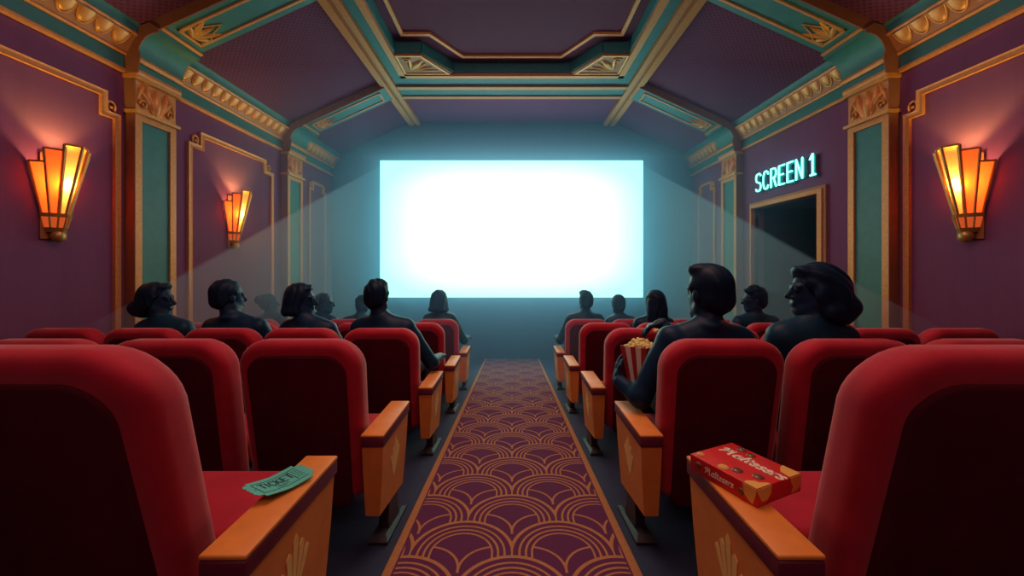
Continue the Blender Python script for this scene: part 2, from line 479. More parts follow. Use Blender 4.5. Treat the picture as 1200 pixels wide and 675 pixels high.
for s in (-1, 1):
    poly = [(s * 1.53, 5.5), (s * .82, 5.5), (s * 1.17, 4.98), (s * 1.53, 4.98)]
    mb = MB(); mb.prism(poly, lambda p: (p[0], p[1], ZC - .004), lambda p: (p[0], p[1], ZC - .02)); pl = mb.build('corner_plate', M['goldd'], tr)
    mb = MB()
    cl = poly + [poly[0]]
    ins = [(s * 1.50, 5.475), (s * .895, 5.475), (s * 1.185, 5.01), (s * 1.50, 5.01), (s * 1.50, 5.475)]
    flat_line(mb, ins, .03, ZC - .018, .014); mb.build('corner_border', M['goldb'], pl)
    mb = MB(); oo = (s * 1.42, 5.42, ZC - .019); U, V, NN = (-s, 0, 0), (0, -1, 0), (0, 0, -1)
    for a, L in ((8, .40), (24, .36), (42, .36), (60, .34), (80, .32)):
        leaf(mb, (.02, .02), (L * math.cos(R(a)), L * math.sin(R(a))), .035, oo, U, V, NN, h=.02)
    leaf(mb, (.02, .06), (.22, .30), .06, oo, U, V, NN, h=.03)
    mb.tube([Vector(oo) + Vector((-s * (.03 + .05 * math.cos(a)), -(.33 + .03 * math.sin(a)), -.008)) for a in np.linspace(0, 5, 12)], .01, 6)
    mb.build('corner_leaf', M['goldb'], pl)
for i, s in enumerate((-1, 1)):
    t2 = tag(empty('trim_%d' % (2 + i)), 'double gold ceiling beam on the %s side' % ('neon sign' if s > 0 else 'two sconce'), 'moulding', kind='structure')
    for xa, xb, h in ((1.86, 1.955, .075), (1.745, 1.815, .065)):
        mb = MB(); mb.box(min(s * xa, s * xb), max(s * xa, s * xb), DR, DB - .003, ZC - h, ZC); mb.build('beam_strip', M['gold'], t2)
    mb = MB(); mb.box(min(s * 1.80, s * 1.87), max(s * 1.80, s * 1.87), DR, DB - .003, ZC - .045, ZC); mb.build('beam_groove', M['goldd'], t2)

# ---- cornices, pilasters, ribs
PIL = ((3.44, 3.86), (5.78, 6.20))
SLV = math.atan(TA)
def prof_strip(mb, s, prof, y0, y1): mb.quadstrip([[(sx(s, p), y, E + z) for p, z in prof] for y in (y0, y1)])
def cove(off=0.0, ex=0.0):
    pts = []
    for k in range(9):
        a = PI / 2 * k / 8
        pts.append((.135 + off + .125 * (1 - math.cos(a)), 2.045 + .125 * math.sin(a) + ex * k / 8))
    return pts
nt_ = 4
for s in (-1, 1):
    side = 'neon sign' if s > 0 else 'two sconce'
    c = tag(empty('trim_%d' % nt_), 'teal and gold scalloped cornice along the %s wall' % side, 'cornice', kind='structure'); nt_ += 1
    y0, y1 = DR, DB - .003
    for prof in ([(0, 1.70), (.035, 1.70), (.04, 1.718), (.035, 1.735), (0, 1.735)], [(0, 1.85), (.045, 1.85), (.052, 1.863), (.047, 1.876), (0, 1.876)],
                 [(.0, 2.018), (.14, 2.018), (.148, 2.032), (.14, 2.046), (.0, 2.046)]):
        mb = MB(); prof_strip(mb, s, prof, y0, y1); mb.build('gold_bead', M['gold'], c)
    mb = MB(); prof_strip(mb, s, [(0, 1.735), (.026, 1.735), (.026, 1.85), (0, 1.85)], y0, y1); mb.build('teal_band', M['teal'], c)
    mb = MB(); prof_strip(mb, s, [(0, 1.875), (.048, 1.875), (.132, 2.02), (0, 2.02)], y0, y1); mb.build('frieze', M['goldd'], c)
    mb = MB(); prof_strip(mb, s, cove() + [(.26, 2.20), (0, 2.1), (0, 2.046)], y0, y1); mb.build('cove_moulding', M['teal'], c, angle=50)
    mb = MB()
    # scallop relief along the frieze
    o0 = Vector((sx(s, .048), 0, E + 1.875)); vv = Vector((-s * .084, 0, .145)); vl = vv.length; vv = vv / vl
    nn = Vector((-s * .145, 0, -.084)).normalized()
    y = 0.6
    while y < y1 - .05:
        if not any(a - .06 < y < b + .06 for a, b in PIL):
            rings = []
            for k in range(5):
                q = k / 4; rr = .060 * math.cos(q * PI / 2 * .93); hh = .022 * math.sin(q * PI / 2)
                ring = []
                for i in range(13):
                    a = PI + PI * i / 12
                    ring.append(o0 + Vector((0, y + rr * math.cos(a), 0)) + vv * (vl - .012 + 1.9 * rr * math.sin(a)) + nn * hh)
                rings.append(ring)
            mb.quadstrip(rings)
            rim = [o0 + Vector((0, y + .062 * math.cos(a), 0)) + vv * (vl - .012 + .124 * math.sin(a)) + nn * .004 for a in np.linspace(PI, 2 * PI, 11)]
            mb.tube(rim, .006, 5)
        y += .135
    mb.build('scallop_relief', M['goldb'], c, angle=60)

    for j, (a, b) in enumerate(PIL):
        p = tag(empty('trim_%d' % nt_), 'teal and gold pilaster with ceiling rib %s on the %s wall' % ('nearest the camera' if j == 0 else 'next to the screen', side), 'pilaster', kind='structure'); nt_ += 1
        zb = floor_z(b) - .02
        def bx(mb, p0, p1, ya, yb, za, zc):
            xa, xb = sx(s, p0), sx(s, p1); mb.box(min(xa, xb), max(xa, xb), ya, yb, za, zc)
        mb = MB(); bx(mb, 0, .07, a, b, zb, E + 1.36); mb.build('shaft', M['goldd'], p)
        mb = MB(); bx(mb, .06, .095, a, a + .065, zb, E + 1.36); bx(mb, .06, .095, b - .065, b, zb, E + 1.36)
        bx(mb, .06, .094, a, b, E + 1.30, E + 1.36); mb.build('shaft_border', M['gold'], p)
        mb = MB(); bx(mb, .06, .078, a + .065, b - .065, zb, E + 1.30); mb.build('shaft_panel', M['teal'], p)
        mb = MB(); bx(mb, 0, .085, a - .004, b + .004, E + 1.36, E + 1.69); cap = mb.build('capital', M['gold'], p)
        mb = MB(); bx(mb, 0, .125, a - .02, b + .02, E + 1.355, E + 1.385); bx(mb, 0, .125, a - .02, b + .02, E + 1.665, E + 1.70); mb.build('capital_moulding', M['goldb'], cap)
        mb = MB(); oo = (sx(s, .085), (a + b) / 2, E + 1.39); U, V, NN = (0, 1, 0), (0, 0, 1), (-s, 0, 0)
        leaf(mb, (0, .0), (0, .25), .045, oo, U, V, NN, h=.04)
        for q in (-1, 1):
            leaf(mb, (q * .015, .0), (q * .10, .255), .032, oo, U, V, NN, h=.032, bend=q * -.02)
            leaf(mb, (q * .03, .0), (q * .175, .20), .030, oo, U, V, NN, h=.026, bend=q * .02)
            mb.tube([Vector(oo) + Vector((-s * .012, q * (.135 + .04 * (1 - k / 14) * math.cos(k * .62)), .065 + .045 * (1 - k / 14) * math.sin(k * .62))) for k in range(13)], .010, 6)
            leaf(mb, (q * .12, .26), (q * .19, .10), .02, oo, U, V, NN, h=.02)
        mb.build('lotus_relief', M['goldb'], cap, angle=60)
        # entablature block: the cornice profile brought forward
        k = .075
        def ps(name, prof, m_, par=p, ya=a - .02, yb=b + .02):
            mb = MB(); prof_strip(mb, s, prof, ya, yb); return mb.build(name, m_, par, angle=50)
        ps('gold_bead', [(0, 1.70), (.05 + k, 1.70), (.06 + k, 1.72), (.05 + k, 1.745), (0, 1.745)], M['gold'])
        ps('teal_band', [(0, 1.745), (.045 + k, 1.745), (.045 + k, 1.80), (0, 1.80)], M['teal'])
        ps('gold_bead', [(0, 1.80), (.065 + k, 1.80), (.08 + k, 1.825), (.065 + k, 1.855), (0, 1.855)], M['gold'])
        cv = [(.07 + k + .18 * (1 - math.cos(t)), 1.855 + .20 * math.sin(t)) for t in np.linspace(0, PI / 2, 9)]
        ps('cove_block', [(0, 1.855)] + cv + [(.07 + k + .18, 2.09), (0, 2.06)], M['teal'])
        # rib up the slope
        ca, sa = math.cos(SLV), math.sin(SLV)
        def on(t, d, y):        # t along the slope from the wall line, d below it
            return (s * (W - ca * t - sa * d), y, ZS + sa * t - ca * d)
        LT = (W - XB) / ca
        def rb(mb, t0, t1, d0, d1, ya, yb):
            mb.quadstrip([[on(t0, d0, y), on(t1, d0, y), on(t1, d1, y), on(t0, d1, y)] for y in (ya, yb)])
        mb = MB(); rb(mb, .26, LT, -.02, .085, a, b); rib = mb.build('rib', M['teal'], p)
        mb = MB()
        for t in (.27, .315): rb(mb, t, t + .03, .0, .105, a - .012, b + .012)
        mb.build('rib_collar', M['gold'], rib)
        mb = MB()
        g = .024; ya, yb = a + .075, b - .075; t0, t1 = .40, LT - .10
        rb(mb, t0, t1, .083, .099, ya, ya + g); rb(mb, t0, t1, .083, .099, yb - g, yb)
        rb(mb, t0, t0 + g, .083, .099, ya, yb); rb(mb, t1 - g, t1, .083, .099, ya, yb); mb.build('rib_border', M['gold'], rib)
        mb = MB(); oo = on(t0 + .03, .086, (a + b) / 2); U = (0, 1, 0); V = (-s * ca, 0, sa); NN = (-s * sa, 0, -ca)
        for q, L in ((0, .22), (.45, .24), (-.45, .24), (.95, .14), (-.95, .14)):
            leaf(mb, (0, 0), (L * math.sin(q), L * math.cos(q)), .026, oo, U, V, NN, h=.022)
        mb.tube([Vector(oo) + Vector(U) * u_ + Vector(V) * v_ + Vector(NN) * .006 for u_, v_ in ((-.10, .0), (-.11, .1), (-.05, .17), (0, .30), (.05, .17), (.11, .1), (.10, 0))], .007, 6)
        mb.build('rib_leaf', M['goldb'], rib, angle=60)
        # brown fascia on the side that looks up the aisle
        mb = MB(); bx(mb, 0, .098, a - .008, a, zb, E + 1.70)
        prof_strip(mb, s, [(0, 1.70)] + [(.07 + k, 1.70), (.09 + k, 1.855)] + cv[1:] + [(.07 + k + .18, 2.09), (.07 + k + .10, 2.14), (0, 2.06)], a - .03, a - .02)
        rb(mb, .24, LT, -.02, .10, a - .016, a); mb.build('fascia', M['brown'], p)

# ---- gold panel frames on the walls
def wall_frame(label, s, y0, y1, ztop, dn, dy, zbot, w=.05, curls=True, leftn=True, rightn=True):
    global nt_
    fr = tag(empty('trim_%d' % nt_), label, 'moulding', kind='structure'); nt_ += 1
    pts = [(y0, zbot)]
    pts += [(y0, ztop - dn), (y0 + dy, ztop - dn), (y0 + dy, ztop)] if leftn else [(y0, ztop)]
    pts += [(y1 - dy, ztop), (y1 - dy, ztop - dn), (y1, ztop - dn)] if rightn else [(y1, ztop)]
    pts += [(y1, zbot)]
    def line(pts, w, h0, name, m_):
        P = [Vector(p) for p in pts]; rings = []
        for i, p in enumerate(P):
            a = (p - P[i - 1]).normalized() if i else None
            b = (P[i + 1] - p).normalized() if i < len(P) - 1 else None
            a = a or b; b = b or a
            n = Vector((-(a + b).y, (a + b).x)).normalized(); kk = 1 / max(.4, n.dot(Vector((-a.y, a.x))))
            q = []
            for off, h in ((-w / 2, 0), (-w / 2, h0), (-w * .12, h0 * .75), (w * .12, h0 * .75), (w / 2, h0), (w / 2, 0)):
                c_ = p + n * off * kk
                q.append((sx(s, h), c_.x, E + c_.y))
            rings.append(q)
        mb = MB(); mb.quadstrip(rings); mb.build(name, m_, fr, angle=25)
    line(pts, w, .026, 'frame_moulding', M['gold'])
    if curls:
        for yc, sg, ok in ((y0 + dy * .45, 1, leftn), (y1 - dy * .45, -1, rightn)):
            if not ok: continue
            mb = MB()
            mb.tube([(sx(s, .012), yc + sg * (.035 * math.cos(t)), E + ztop - dn + .07 + .045 * math.sin(t)) for t in np.linspace(-1.2, 3.9, 14)], .011, 6)
            mb.ball((sx(s, .012), yc, E + ztop - dn + .065), .016, 8, 6)
            mb.build('curl', M['goldb'], fr)
wall_frame('gold notched moulding around the near sconce on the two sconce wall', -1, .9, 3.36, 1.45, .165, .11, -.75)
wall_frame('gold notched moulding around the near sconce on the doorway wall', 1, .9, 3.36, 1.45, .165, .11, -.75)
wall_frame('gold notched moulding around the sconce between two pilasters', -1, 4.12, 5.53, 1.44, .15, .16, -.9)
wall_frame('narrow gold moulding beside the screen opposite the doorway', -1, 6.55, 7.10, 1.43, .12, .11, -1.1, w=.045)
wall_frame('narrow gold moulding beside the screen on the doorway wall', 1, 6.55, 7.10, 1.43, .12, .11, -1.1, w=.045)

# ---- doorway with a dark passage
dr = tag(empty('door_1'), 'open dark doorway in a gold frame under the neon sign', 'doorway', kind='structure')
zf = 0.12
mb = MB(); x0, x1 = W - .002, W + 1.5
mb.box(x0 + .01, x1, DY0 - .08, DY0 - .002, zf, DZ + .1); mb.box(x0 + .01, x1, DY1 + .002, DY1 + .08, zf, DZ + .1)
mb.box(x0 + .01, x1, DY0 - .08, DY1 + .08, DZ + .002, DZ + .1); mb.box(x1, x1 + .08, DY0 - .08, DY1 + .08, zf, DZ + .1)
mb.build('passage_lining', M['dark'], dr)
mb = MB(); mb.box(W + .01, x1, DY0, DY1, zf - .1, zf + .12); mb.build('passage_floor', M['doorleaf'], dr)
def door_frame(name, off, w, h, m_):
    mb = MB(); rings = []
    a0, a1, zt = DY0 - off, DY1 + off, DZ + off
    zb = 0.1
    for (y, z, ny, nz) in ((a0, zb, -1, 0), (a0, zt, -1, 1), (a1, zt, 1, 1), (a1, zb, 1, 0)):
        rings.append([(W - hh, y + ny * o_, z + nz * o_) for o_, hh in ((0, -.05), (0, h), (w, h * .8), (w, -.01))])
    mb.quadstrip(rings); mb.build(name, m_, dr, angle=25)
door_frame('door_frame', 0, .05, .06, M['gold']); door_frame('door_frame_edge', .05, .035, .035, M['goldd'])

# ---- the screen
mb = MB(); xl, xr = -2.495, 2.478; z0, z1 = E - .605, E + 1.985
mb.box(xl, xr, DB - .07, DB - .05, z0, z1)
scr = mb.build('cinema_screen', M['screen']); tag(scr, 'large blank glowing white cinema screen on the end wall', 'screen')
mb = MB(); mb.box(xl + .05, xr - .05, DB - .049, DB - .001, z0 + .05, z1 - .05); mb.build('screen_backing', M['iron'], scr)

# ================================================================== SCONCES
def sconce(s, y, zc, label):
    root = tag(empty('wall_sconce', (sx(s, 0), y, zc)), label, 'lamp', 'amber fan wall sconces')
    # local: x away from the wall, y along the wall, z up; mirrored by s
    def T(p): return (-s * p[0], p[1], p[2])
    H = 0.50                       # fan height above the band
    plan = [(.0, -.150), (.085, -.125), (.135, -.062), (.175, 0.0), (.135, .062), (.085, .125), (.0, .150)]
    kt = 1.22; kb = 0.52
    def at(i, z, ex=1.0):
        k = kb + (kt - kb) * (z / H); x, yy = plan[i]
        return (x * k * ex + .012, yy * k * ex, z)
    tops = [.36, .455, H, H, .455, .36]
    panes = []
    for i in range(6):
        ztop = tops[i]; mb = MB()
        a0, b0, a1, b1 = at(i, .0), at(i + 1, .0), at(i, ztop), at(i + 1, ztop)
        cen = Vector((.03, 0, .2))
        def inn(p): q = Vector(p); return q + (Vector((.02, 0, q.z)) - q).normalized() * .006
        n = 8; rings = []
        for k in range(n + 1):
            q = k / n
            l = Vector(a0).lerp(Vector(a1), q); r = Vector(b0).lerp(Vector(b1), q)
            rings.append([T(l), T(r), T(inn(r)), T(inn(l))])
        mb.quadstrip(rings)
        mb.build('glass_pane', M['pane'] if i in (2, 3) else M['paneo'], root, angle=20)
    mb = MB()
    for i in range(7):
        zt = max(tops[max(0, i - 1)], tops[min(5, i)])
        mb.tube([T(at(i, -.005, 1.015)), T(at(i, zt, 1.015))], .0085 if i != 3 else .010, 6)
    for i in range(6):
        mb.tube([T(at(i, tops[i], 1.015)), T(at(i + 1, tops[i], 1.015))], .008, 6)
    mb.build('brass_frame', M['brass'], root)
    # gold fins between the tall and the low panes
    mb = MB()
    for i in (2, 4):
        mb.quadstrip([[T(at(i, z, 1.0)), T(at(i, z, 1.10)), T(Vector(at(i, z, 1.10)) + Vector((0, .014, 0))), T(Vector(at(i, z, 1.0)) + Vector((0, .014, 0)))] for z in (0, H - .02)])
    mb.build('fin', M['brass'], root)
    # band, lower cup, ring, finial
    def halfring(z0, k0, z1, k1):
        m_ = MB(); r0 = [T((p[0] * k0 + .012, p[1] * k0, z0)) for p in plan]; r1 = [T((p[0] * k1 + .012, p[1] * k1, z1)) for p in plan]
        m_.quadstrip([r0, r1]); return m_
    halfring(-.028, .60, .0, .62).build('band', M['brass'], root)
    halfring(-.105, .42, -.028, .54).build('cup_glass', M['paneo'], root)
    mb = MB()
    for i in range(1, 6): mb.tube([T((plan[i][0] * .43 + .012, plan[i][1] * .43, -.105)), T((plan[i][0] * .55 + .012, plan[i][1] * .55, -.028))], .006, 6)
    mb.build('cup_rib', M['brass'], root)
    halfring(-.14, .36, -.105, .46).build('collar', M['brass'], root)
    mb = MB(); mb.ball(T((.042, 0, -.165)), (.042, .045, .048), 14, 10); mb.build('finial', M['brass'], root)
    mb = MB(); mb.box(min(T((0, 0, 0))[0], T((.012, 0, 0))[0]), max(T((0, 0, 0))[0], T((.012, 0, 0))[0]), -.085, .085, -.19, .44); mb.build('back_plate', M['goldd'], root)
    mb = MB(); mb.ball(T((.07, 0, .20)), (.028, .028, .05), 10, 8)
    bm_ = mat('lamp_bulb', (1, .7, .4), emit=(1, .62, .25), estr=6.0) if 'bulb' not in M else M['bulb']; M['bulb'] = bm_
    mb.build('bulb', bm_, root)
    for (z, e, r) in ((.20, SC_POW, .02),):
        ld = bpy.data.lights.new('sconce_light', 'POINT'); ld.energy = e; ld.color = (1, .50, .19); ld.shadow_soft_size = .03
        lo = bpy.data.objects.new('sconce_light', ld); col.objects.link(lo); lo.parent = root; lo.location = T((.115, 0, z + .02))
    ls = bpy.data.lights.new('sconce_uplight', 'SPOT'); ls.energy = 16; ls.color = (1, .86, .13); ls.spot_size = R(100); ls.spot_blend = .5; ls.shadow_soft_size = .03
    lo = bpy.data.objects.new('sconce_uplight', ls); col.objects.link(lo); lo.parent = root; lo.location = T((.11, 0, .40)); lo.rotation_euler = (R(180), 0, 0)
    return root
SC_POW = 16.0
sconce(-1, 2.90, E + .385, 'lit amber fan sconce on the wall opposite the doorway, nearest the camera')
sconce(-1, 4.76, E + .41, 'lit amber fan sconce between the two pilasters, the smaller looking one')
sconce(1, 2.90, E + .385, 'lit amber fan sconce on the same wall as the neon sign')

# ================================================================== NEON SIGN
LET = {
 'S': ([[(.95, .86), (.78, .98), (.5, 1.0), (.2, .95), (.06, .76), (.18, .57), (.5, .49), (.82, .42), (.95, .23), (.8, .05), (.5, 0), (.2, .03), (.04, .15)]], 1.0, True),
 'C': ([[(.95, .80), (.8, .95), (.52, 1.0), (.2, .9), (.05, .5), (.2, .1), (.52, 0), (.8, .05), (.95, .2)]], 1.0, True),
 'R': ([[(.05, 0), (.05, 1)], [(.05, 1), (.5, 1), (.82, .95), (.92, .75), (.82, .55), (.5, .5), (.05, .5)], [(.5, .5), (.95, 0)]], 1.0, False),
 'E': ([[(.9, 1), (.05, 1), (.05, 0), (.9, 0)], [(.05, .52), (.75, .52)]], .95, False),
 'N': ([[(.05, 0), (.05, 1), (.92, 0), (.92, 1)]], 1.0, False),
 '1': ([[(.1, .78), (.5, 1), (.5, 0)], [(.15, 0), (.85, 0)]], .9, False),
 'T': ([[(0, 1), (1, 1)], [(.5, 1), (.5, 0)]], .95, False),
 'I': ([[(.2, 0), (.2, 1)]], .45, False),
 'K': ([[(.05, 0), (.05, 1)], [(.9, 1), (.05, .42)], [(.32, .6), (.95, 0)]], 1.0, False),
}
sign = tag(empty('neon_sign', (W, 4.835, E + 1.135)), 'cyan neon sign reading SCREEN 1 above the doorway', 'sign')
def sign_letter(ch, yy, lw, lh, zoff):
    st, adv, sm = LET[ch]
    mb, mk = MB(), MB()
    for ply in st:
        curved = sm or (ch == 'R' and len(ply) > 3)
        pts = catmull(ply, 4) if curved else ply
        segs = [pts] if curved else [pts[i:i + 2] for i in range(len(pts) - 1)]
        for sg in segs:
            mb.tube([(-.055, yy - p[0] * lw, zoff + p[1] * lh) for p in sg], .0095, 8)
            mk.tube([(-.024, yy - p[0] * lw - .012, zoff + p[1] * lh - .008) for p in sg], .020, 6)
        if not curved:
            for p in pts: mb.ball((-.055, yy - p[0] * lw, zoff + p[1] * lh), .0098, 8, 6)
    lo = mb.build('letter', M['neon'], sign)
    mk.build('letter_channel', M['neonback'], lo)
    return adv * lw
yy = .545
for ch in 'SCREEN':
    yy -= sign_letter(ch, yy, .112, .235, -.115) + .042
yy -= .055
sign_letter('1', yy, .10, .235, -.115)

# ================================================================== SEATS
ROW_D = [.80, 1.66, 2.68, 3.72, 4.73]
ROW_A = [-.60, -.728, -.845, -.962, -1.065]      # arm top, relative to the eye
AX = .55; BW = .53
ROW_P = [.565, .575, .555, .537, .555]             # seat pitch of each row
def recline(p, base=-.30, top=.41, lean=.115):
    q = (p.z - base) / (top - base)
    return Vector((p.x, p.y + .085 - lean * q * q * .35 - lean * q * .65, p.z))
def back_meshes(top, lean=.115):
    x0, x1 = .106, .106 + BW; cx = (x0 + x1) / 2
    def shape(p):
        # crowned top, slightly pinched towards the seat
        if p.z > .1: p.z -= .016 * ((p.x - cx) / (BW / 2)) ** 2 * min(1, (p.z - .1) / .2)
        q = max(0, (.12 - p.z) / .5); p.x = cx + (p.x - cx) * (1 - .05 * q)
        return p
    cu = MB().rslab(x0, x1, -.33, top, -.0, .125, .05, .045, seg=7, eseg=5, rtop=.115)
    # denser vertical sampling is not needed: lean is gentle
    def sub(mb):        # split the long sides so the lean can bend them
        return mb
    cu.warp(lambda p: recline(shape(p), lean=lean))
    sh = MB().rslab(x0 + .052, x1 - .052, -.36, top - .062, -.012, .03, .05, .012, seg=7, eseg=3, rtop=.085)
    sh.warp(lambda p: recline(shape(p), lean=lean))
    return cu.data('backrest', M['velvet'], 60), sh.data('back_panel', M['shell'], 60)
def arm_meshes(aisle):
    if aisle: xa, xb, ya, yb = 0.0, .1, 0.0, .425
    else: xa, xb, ya, yb = .072, .133, .235, .425
    sl = MB().rslab(ya, yb, -.052, 0, xa, xb, .014, .006, seg=4, eseg=2)
    sl.warp(lambda p: Vector((p.y, p.x, p.z)))
    # front tip rolled down a little
    top = MB().rslab(ya, yb, -.012, .0, xa, xb, .005, .004, seg=3, eseg=2, rtop=.005)
    top.warp(lambda p: Vector((p.y, p.x, p.z)))
    pad = MB().rslab(ya, yb, -.054, -.0125, xa + .001, xb - .001, .006, .004, seg=3, eseg=2)
    pad.warp(lambda p: Vector((p.y, p.x, p.z)))
    pn = MB(); i = .012
    if aisle:
        rings = []
        for z, x0, x1, y0, y1 in ((-.3655, .030, .084, .035, .375), (-.36, .026, .088, .028, .385), (-.20, .012, .092, .014, .402), (-.055, .006, .096, .008, .412)):
            rings.append([(x0, y0, z - .06 * (y0 / .4) * (z < -.3)), (x1, y0, z - .06 * (y0 / .4) * (z < -.3)), (x1, y1, z - .06 * (y1 / .4) * (z < -.3)), (x0, y1, z - .06 * (y1 / .4) * (z < -.3))])
        pn.quadstrip(rings)
    else: pn.box(xa + .008, xb - .008, ya + .01, yb - .02, -.36, -.055)
    return top.data('armrest_top', M['wood'], 40), pad.data('armrest_edge', M['edge'], 40), pn.data('side_panel', M['wood'], 30)
def inlay_mesh():
    mb = MB()
    def X(z): return .006 + (-.055 - z) / .145 * .006 if z > -.20 else .012 + (-.20 - z) / .16 * .014
    for k, (dy, h0, h1) in enumerate(((0, -.275, -.11), (-.022, -.265, -.135), (.022, -.265, -.135), (-.042, -.25, -.165), (.042, -.25, -.165))):
        yb, yt = .20 + dy * .45, .20 + dy * 1.35
        b = [(yb - .006, h0), (yb + .006, h0), (yt + .011, h1), (yt, h1 + .018 if k == 0 else h1 + .012), (yt - .011, h1)]
        mb.quadstrip([[(X(z) - .0025, y, z) for y, z in b], [(X(z) + .006, y, z) for y, z in b]])
    return mb.data('fan_inlay', M['inlay'], 20)
XS0, XS1 = .142, .602
def seat_mesh():
    mb = MB().rslab(XS0, XS1, .225, .575, -.245, -.12, .03, .035, seg=6, eseg=4, rtop=.05)
    mb.warp(lambda p: Vector((p.x, p.z, p.y + .012 * math.sin(PI * (p.x - XS0) / (XS1 - XS0)) * (p.y > -.165))))
    return mb.data('seat_cushion', M['velvet'], 60)
def post_meshes(a, aisle):
    """iron post and foot from the panel down to the raked floor; a = arm height above the floor at the seat root"""
    mb = MB(); xc = .055 if aisle else .1025; yc = .24 if aisle else .30
    zb = lambda y: -a - SL * y
    t = -.375 if aisle else -.30
    rings = []
    for q, w in ((0, .026), (.7, .022), (1, .034)):
        z = t + .02 + (zb(yc) + .012 - t - .02) * q
        rings.append([(xc - w, yc - .07 - (.02 if q == 1 else 0), z), (xc + w, yc - .07 - (.02 if q == 1 else 0), z), (xc + w, yc + .07, z), (xc - w, yc + .07, z)])
    mb.quadstrip(rings)
    ft = MB()
    pts = [(xc - .046, .08), (xc + .046, .08), (xc + .046, .40), (xc - .046, .40)]
    ft.quadstrip([[(x, y, zb(y) + .001) for x, y in pts], [(x, y, zb(y) + .014) for x, y in pts], [(xc + (x - xc) * .6, .24 + (y - .24) * .8, zb(y) + .03) for x, y in pts]])
    # rear foot under the far side of the seat
    return mb.data('post', M['iron'], 30), ft.data('foot_plate', M['iron'], 30)

BACKS = {.41: back_meshes(.41), .445: back_meshes(.445, .175)}
ARMS = {True: arm_meshes(True), False: arm_meshes(False)}
INLAY = inlay_mesh(); SEAT = seat_mesh()
under = MB(); under.box(.18, .56, .24, .53, -.28, -.24); UNDER = under.data('seat_pan', M['iron'], 30)
ORD = ['aisle', 'second', 'third', 'fourth', 'last']
ROWN = ['fifth', 'fourth', 'third', 'second', 'first']
MIR = {}
def mirrored(me):
    if me.name not in MIR:
        m2 = me.copy(); m2.name = me.name
        m2.transform(Matrix.Scale(-1, 4, (1, 0, 0))); m2.flip_normals()
        MIR[me.name] = m2
    return MIR[me.name]
SEATS = {}
OCC = {}
def make_seat(s, r, k):
    a = None
    y = ROW_D[r]; zf = floor_z(y); arm = E + ROW_A[r]; a = arm - zf
    root = empty('cinema_chair', (s * (AX + ROW_P[r] * k), y, zf))
    g = (lambda me: me) if s > 0 else mirrored
    ais = k == 0
    bk, sh = BACKS[.445 if r == 0 else .41]
    t, p, pn = ARMS[ais]
    po, ft = POSTS.setdefault((r, ais), post_meshes(a, ais))
    for me in (bk, sh, SEAT, UNDER, t, p, pn, po, ft):
        o = link(me.name.split('.')[0], g(me), root); o.location.z = a
        if r == 0 and me in (bk, sh): o.location.x = s * .045
        if me is pn and ais:
            q = link('fan_inlay', g(INLAY), o)
    SEATS[(s, r, k)] = (root, a)
    return root
POSTS = {}
for s in (-1, 1):
    for r in range(5):
        for k in range(5):
            if r == 0 and k > 0: continue
            if r == 1 and k > 2: continue
            make_seat(s, r, k)

# ================================================================== PEOPLE (implicit surfaces meshed on a grid)
def surface_nets(f, lo, h):
    s = f < 0
    c = np.zeros(tuple(n - 1 for n in f.shape), np.int8)
    for dx in (0, 1):
        for dy in (0, 1):
            for dz in (0, 1):
                c += s[dx:f.shape[0] - 1 + dx, dy:f.shape[1] - 1 + dy, dz:f.shape[2] - 1 + dz]
    act = (c > 0) & (c < 8)
    idx = np.argwhere(act)
    vid = -np.ones(act.shape, np.int64); vid[tuple(idx.T)] = np.arange(len(idx))
    acc = np.zeros((len(idx), 3)); cnt = np.zeros(len(idx))
    cor = [(a, b, d) for a in (0, 1) for b in (0, 1) for d in (0, 1)]
    for ca in cor:
        for ax in range(3):
            if ca[ax]: continue
            cb = list(ca); cb[ax] = 1
            fa = f[tuple((idx + np.array(ca)).T)]; fb = f[tuple((idx + np.array(cb)).T)]
            m = (fa < 0) != (fb < 0)
            t = np.where(m, fa / np.where(m, fa - fb, 1), 0)
            p = np.tile(np.array(ca, float), (len(idx), 1)); p[:, ax] = t
            acc[m] += p[m]; cnt[m] += 1
    V = (idx + acc / cnt[:, None]) * h + np.array(lo)
    Fs = []
    for ax in range(3):
        b, d = (ax + 1) % 3, (ax + 2) % 3
        s0 = np.take(s, range(0, s.shape[ax] - 1), ax); s1 = np.take(s, range(1, s.shape[ax]), ax)
        for flip in (False, True):
            e = np.argwhere((~s0 & s1) if flip else (s0 & ~s1))
            ok = (e[:, b] > 0) & (e[:, d] > 0) & (e[:, b] < s.shape[b] - 1) & (e[:, d] < s.shape[d] - 1)
            e = e[ok]; q = []
            for ob, od in ((0, 0), (1, 0), (1, 1), (0, 1)):
                g = e.copy(); g[:, b] -= ob; g[:, d] -= od
                q.append(vid[tuple(g.T)])
            q = np.stack(q, 1)
            Fs.append(q[:, ::-1] if not flip else q)
    return V, np.concatenate(Fs)

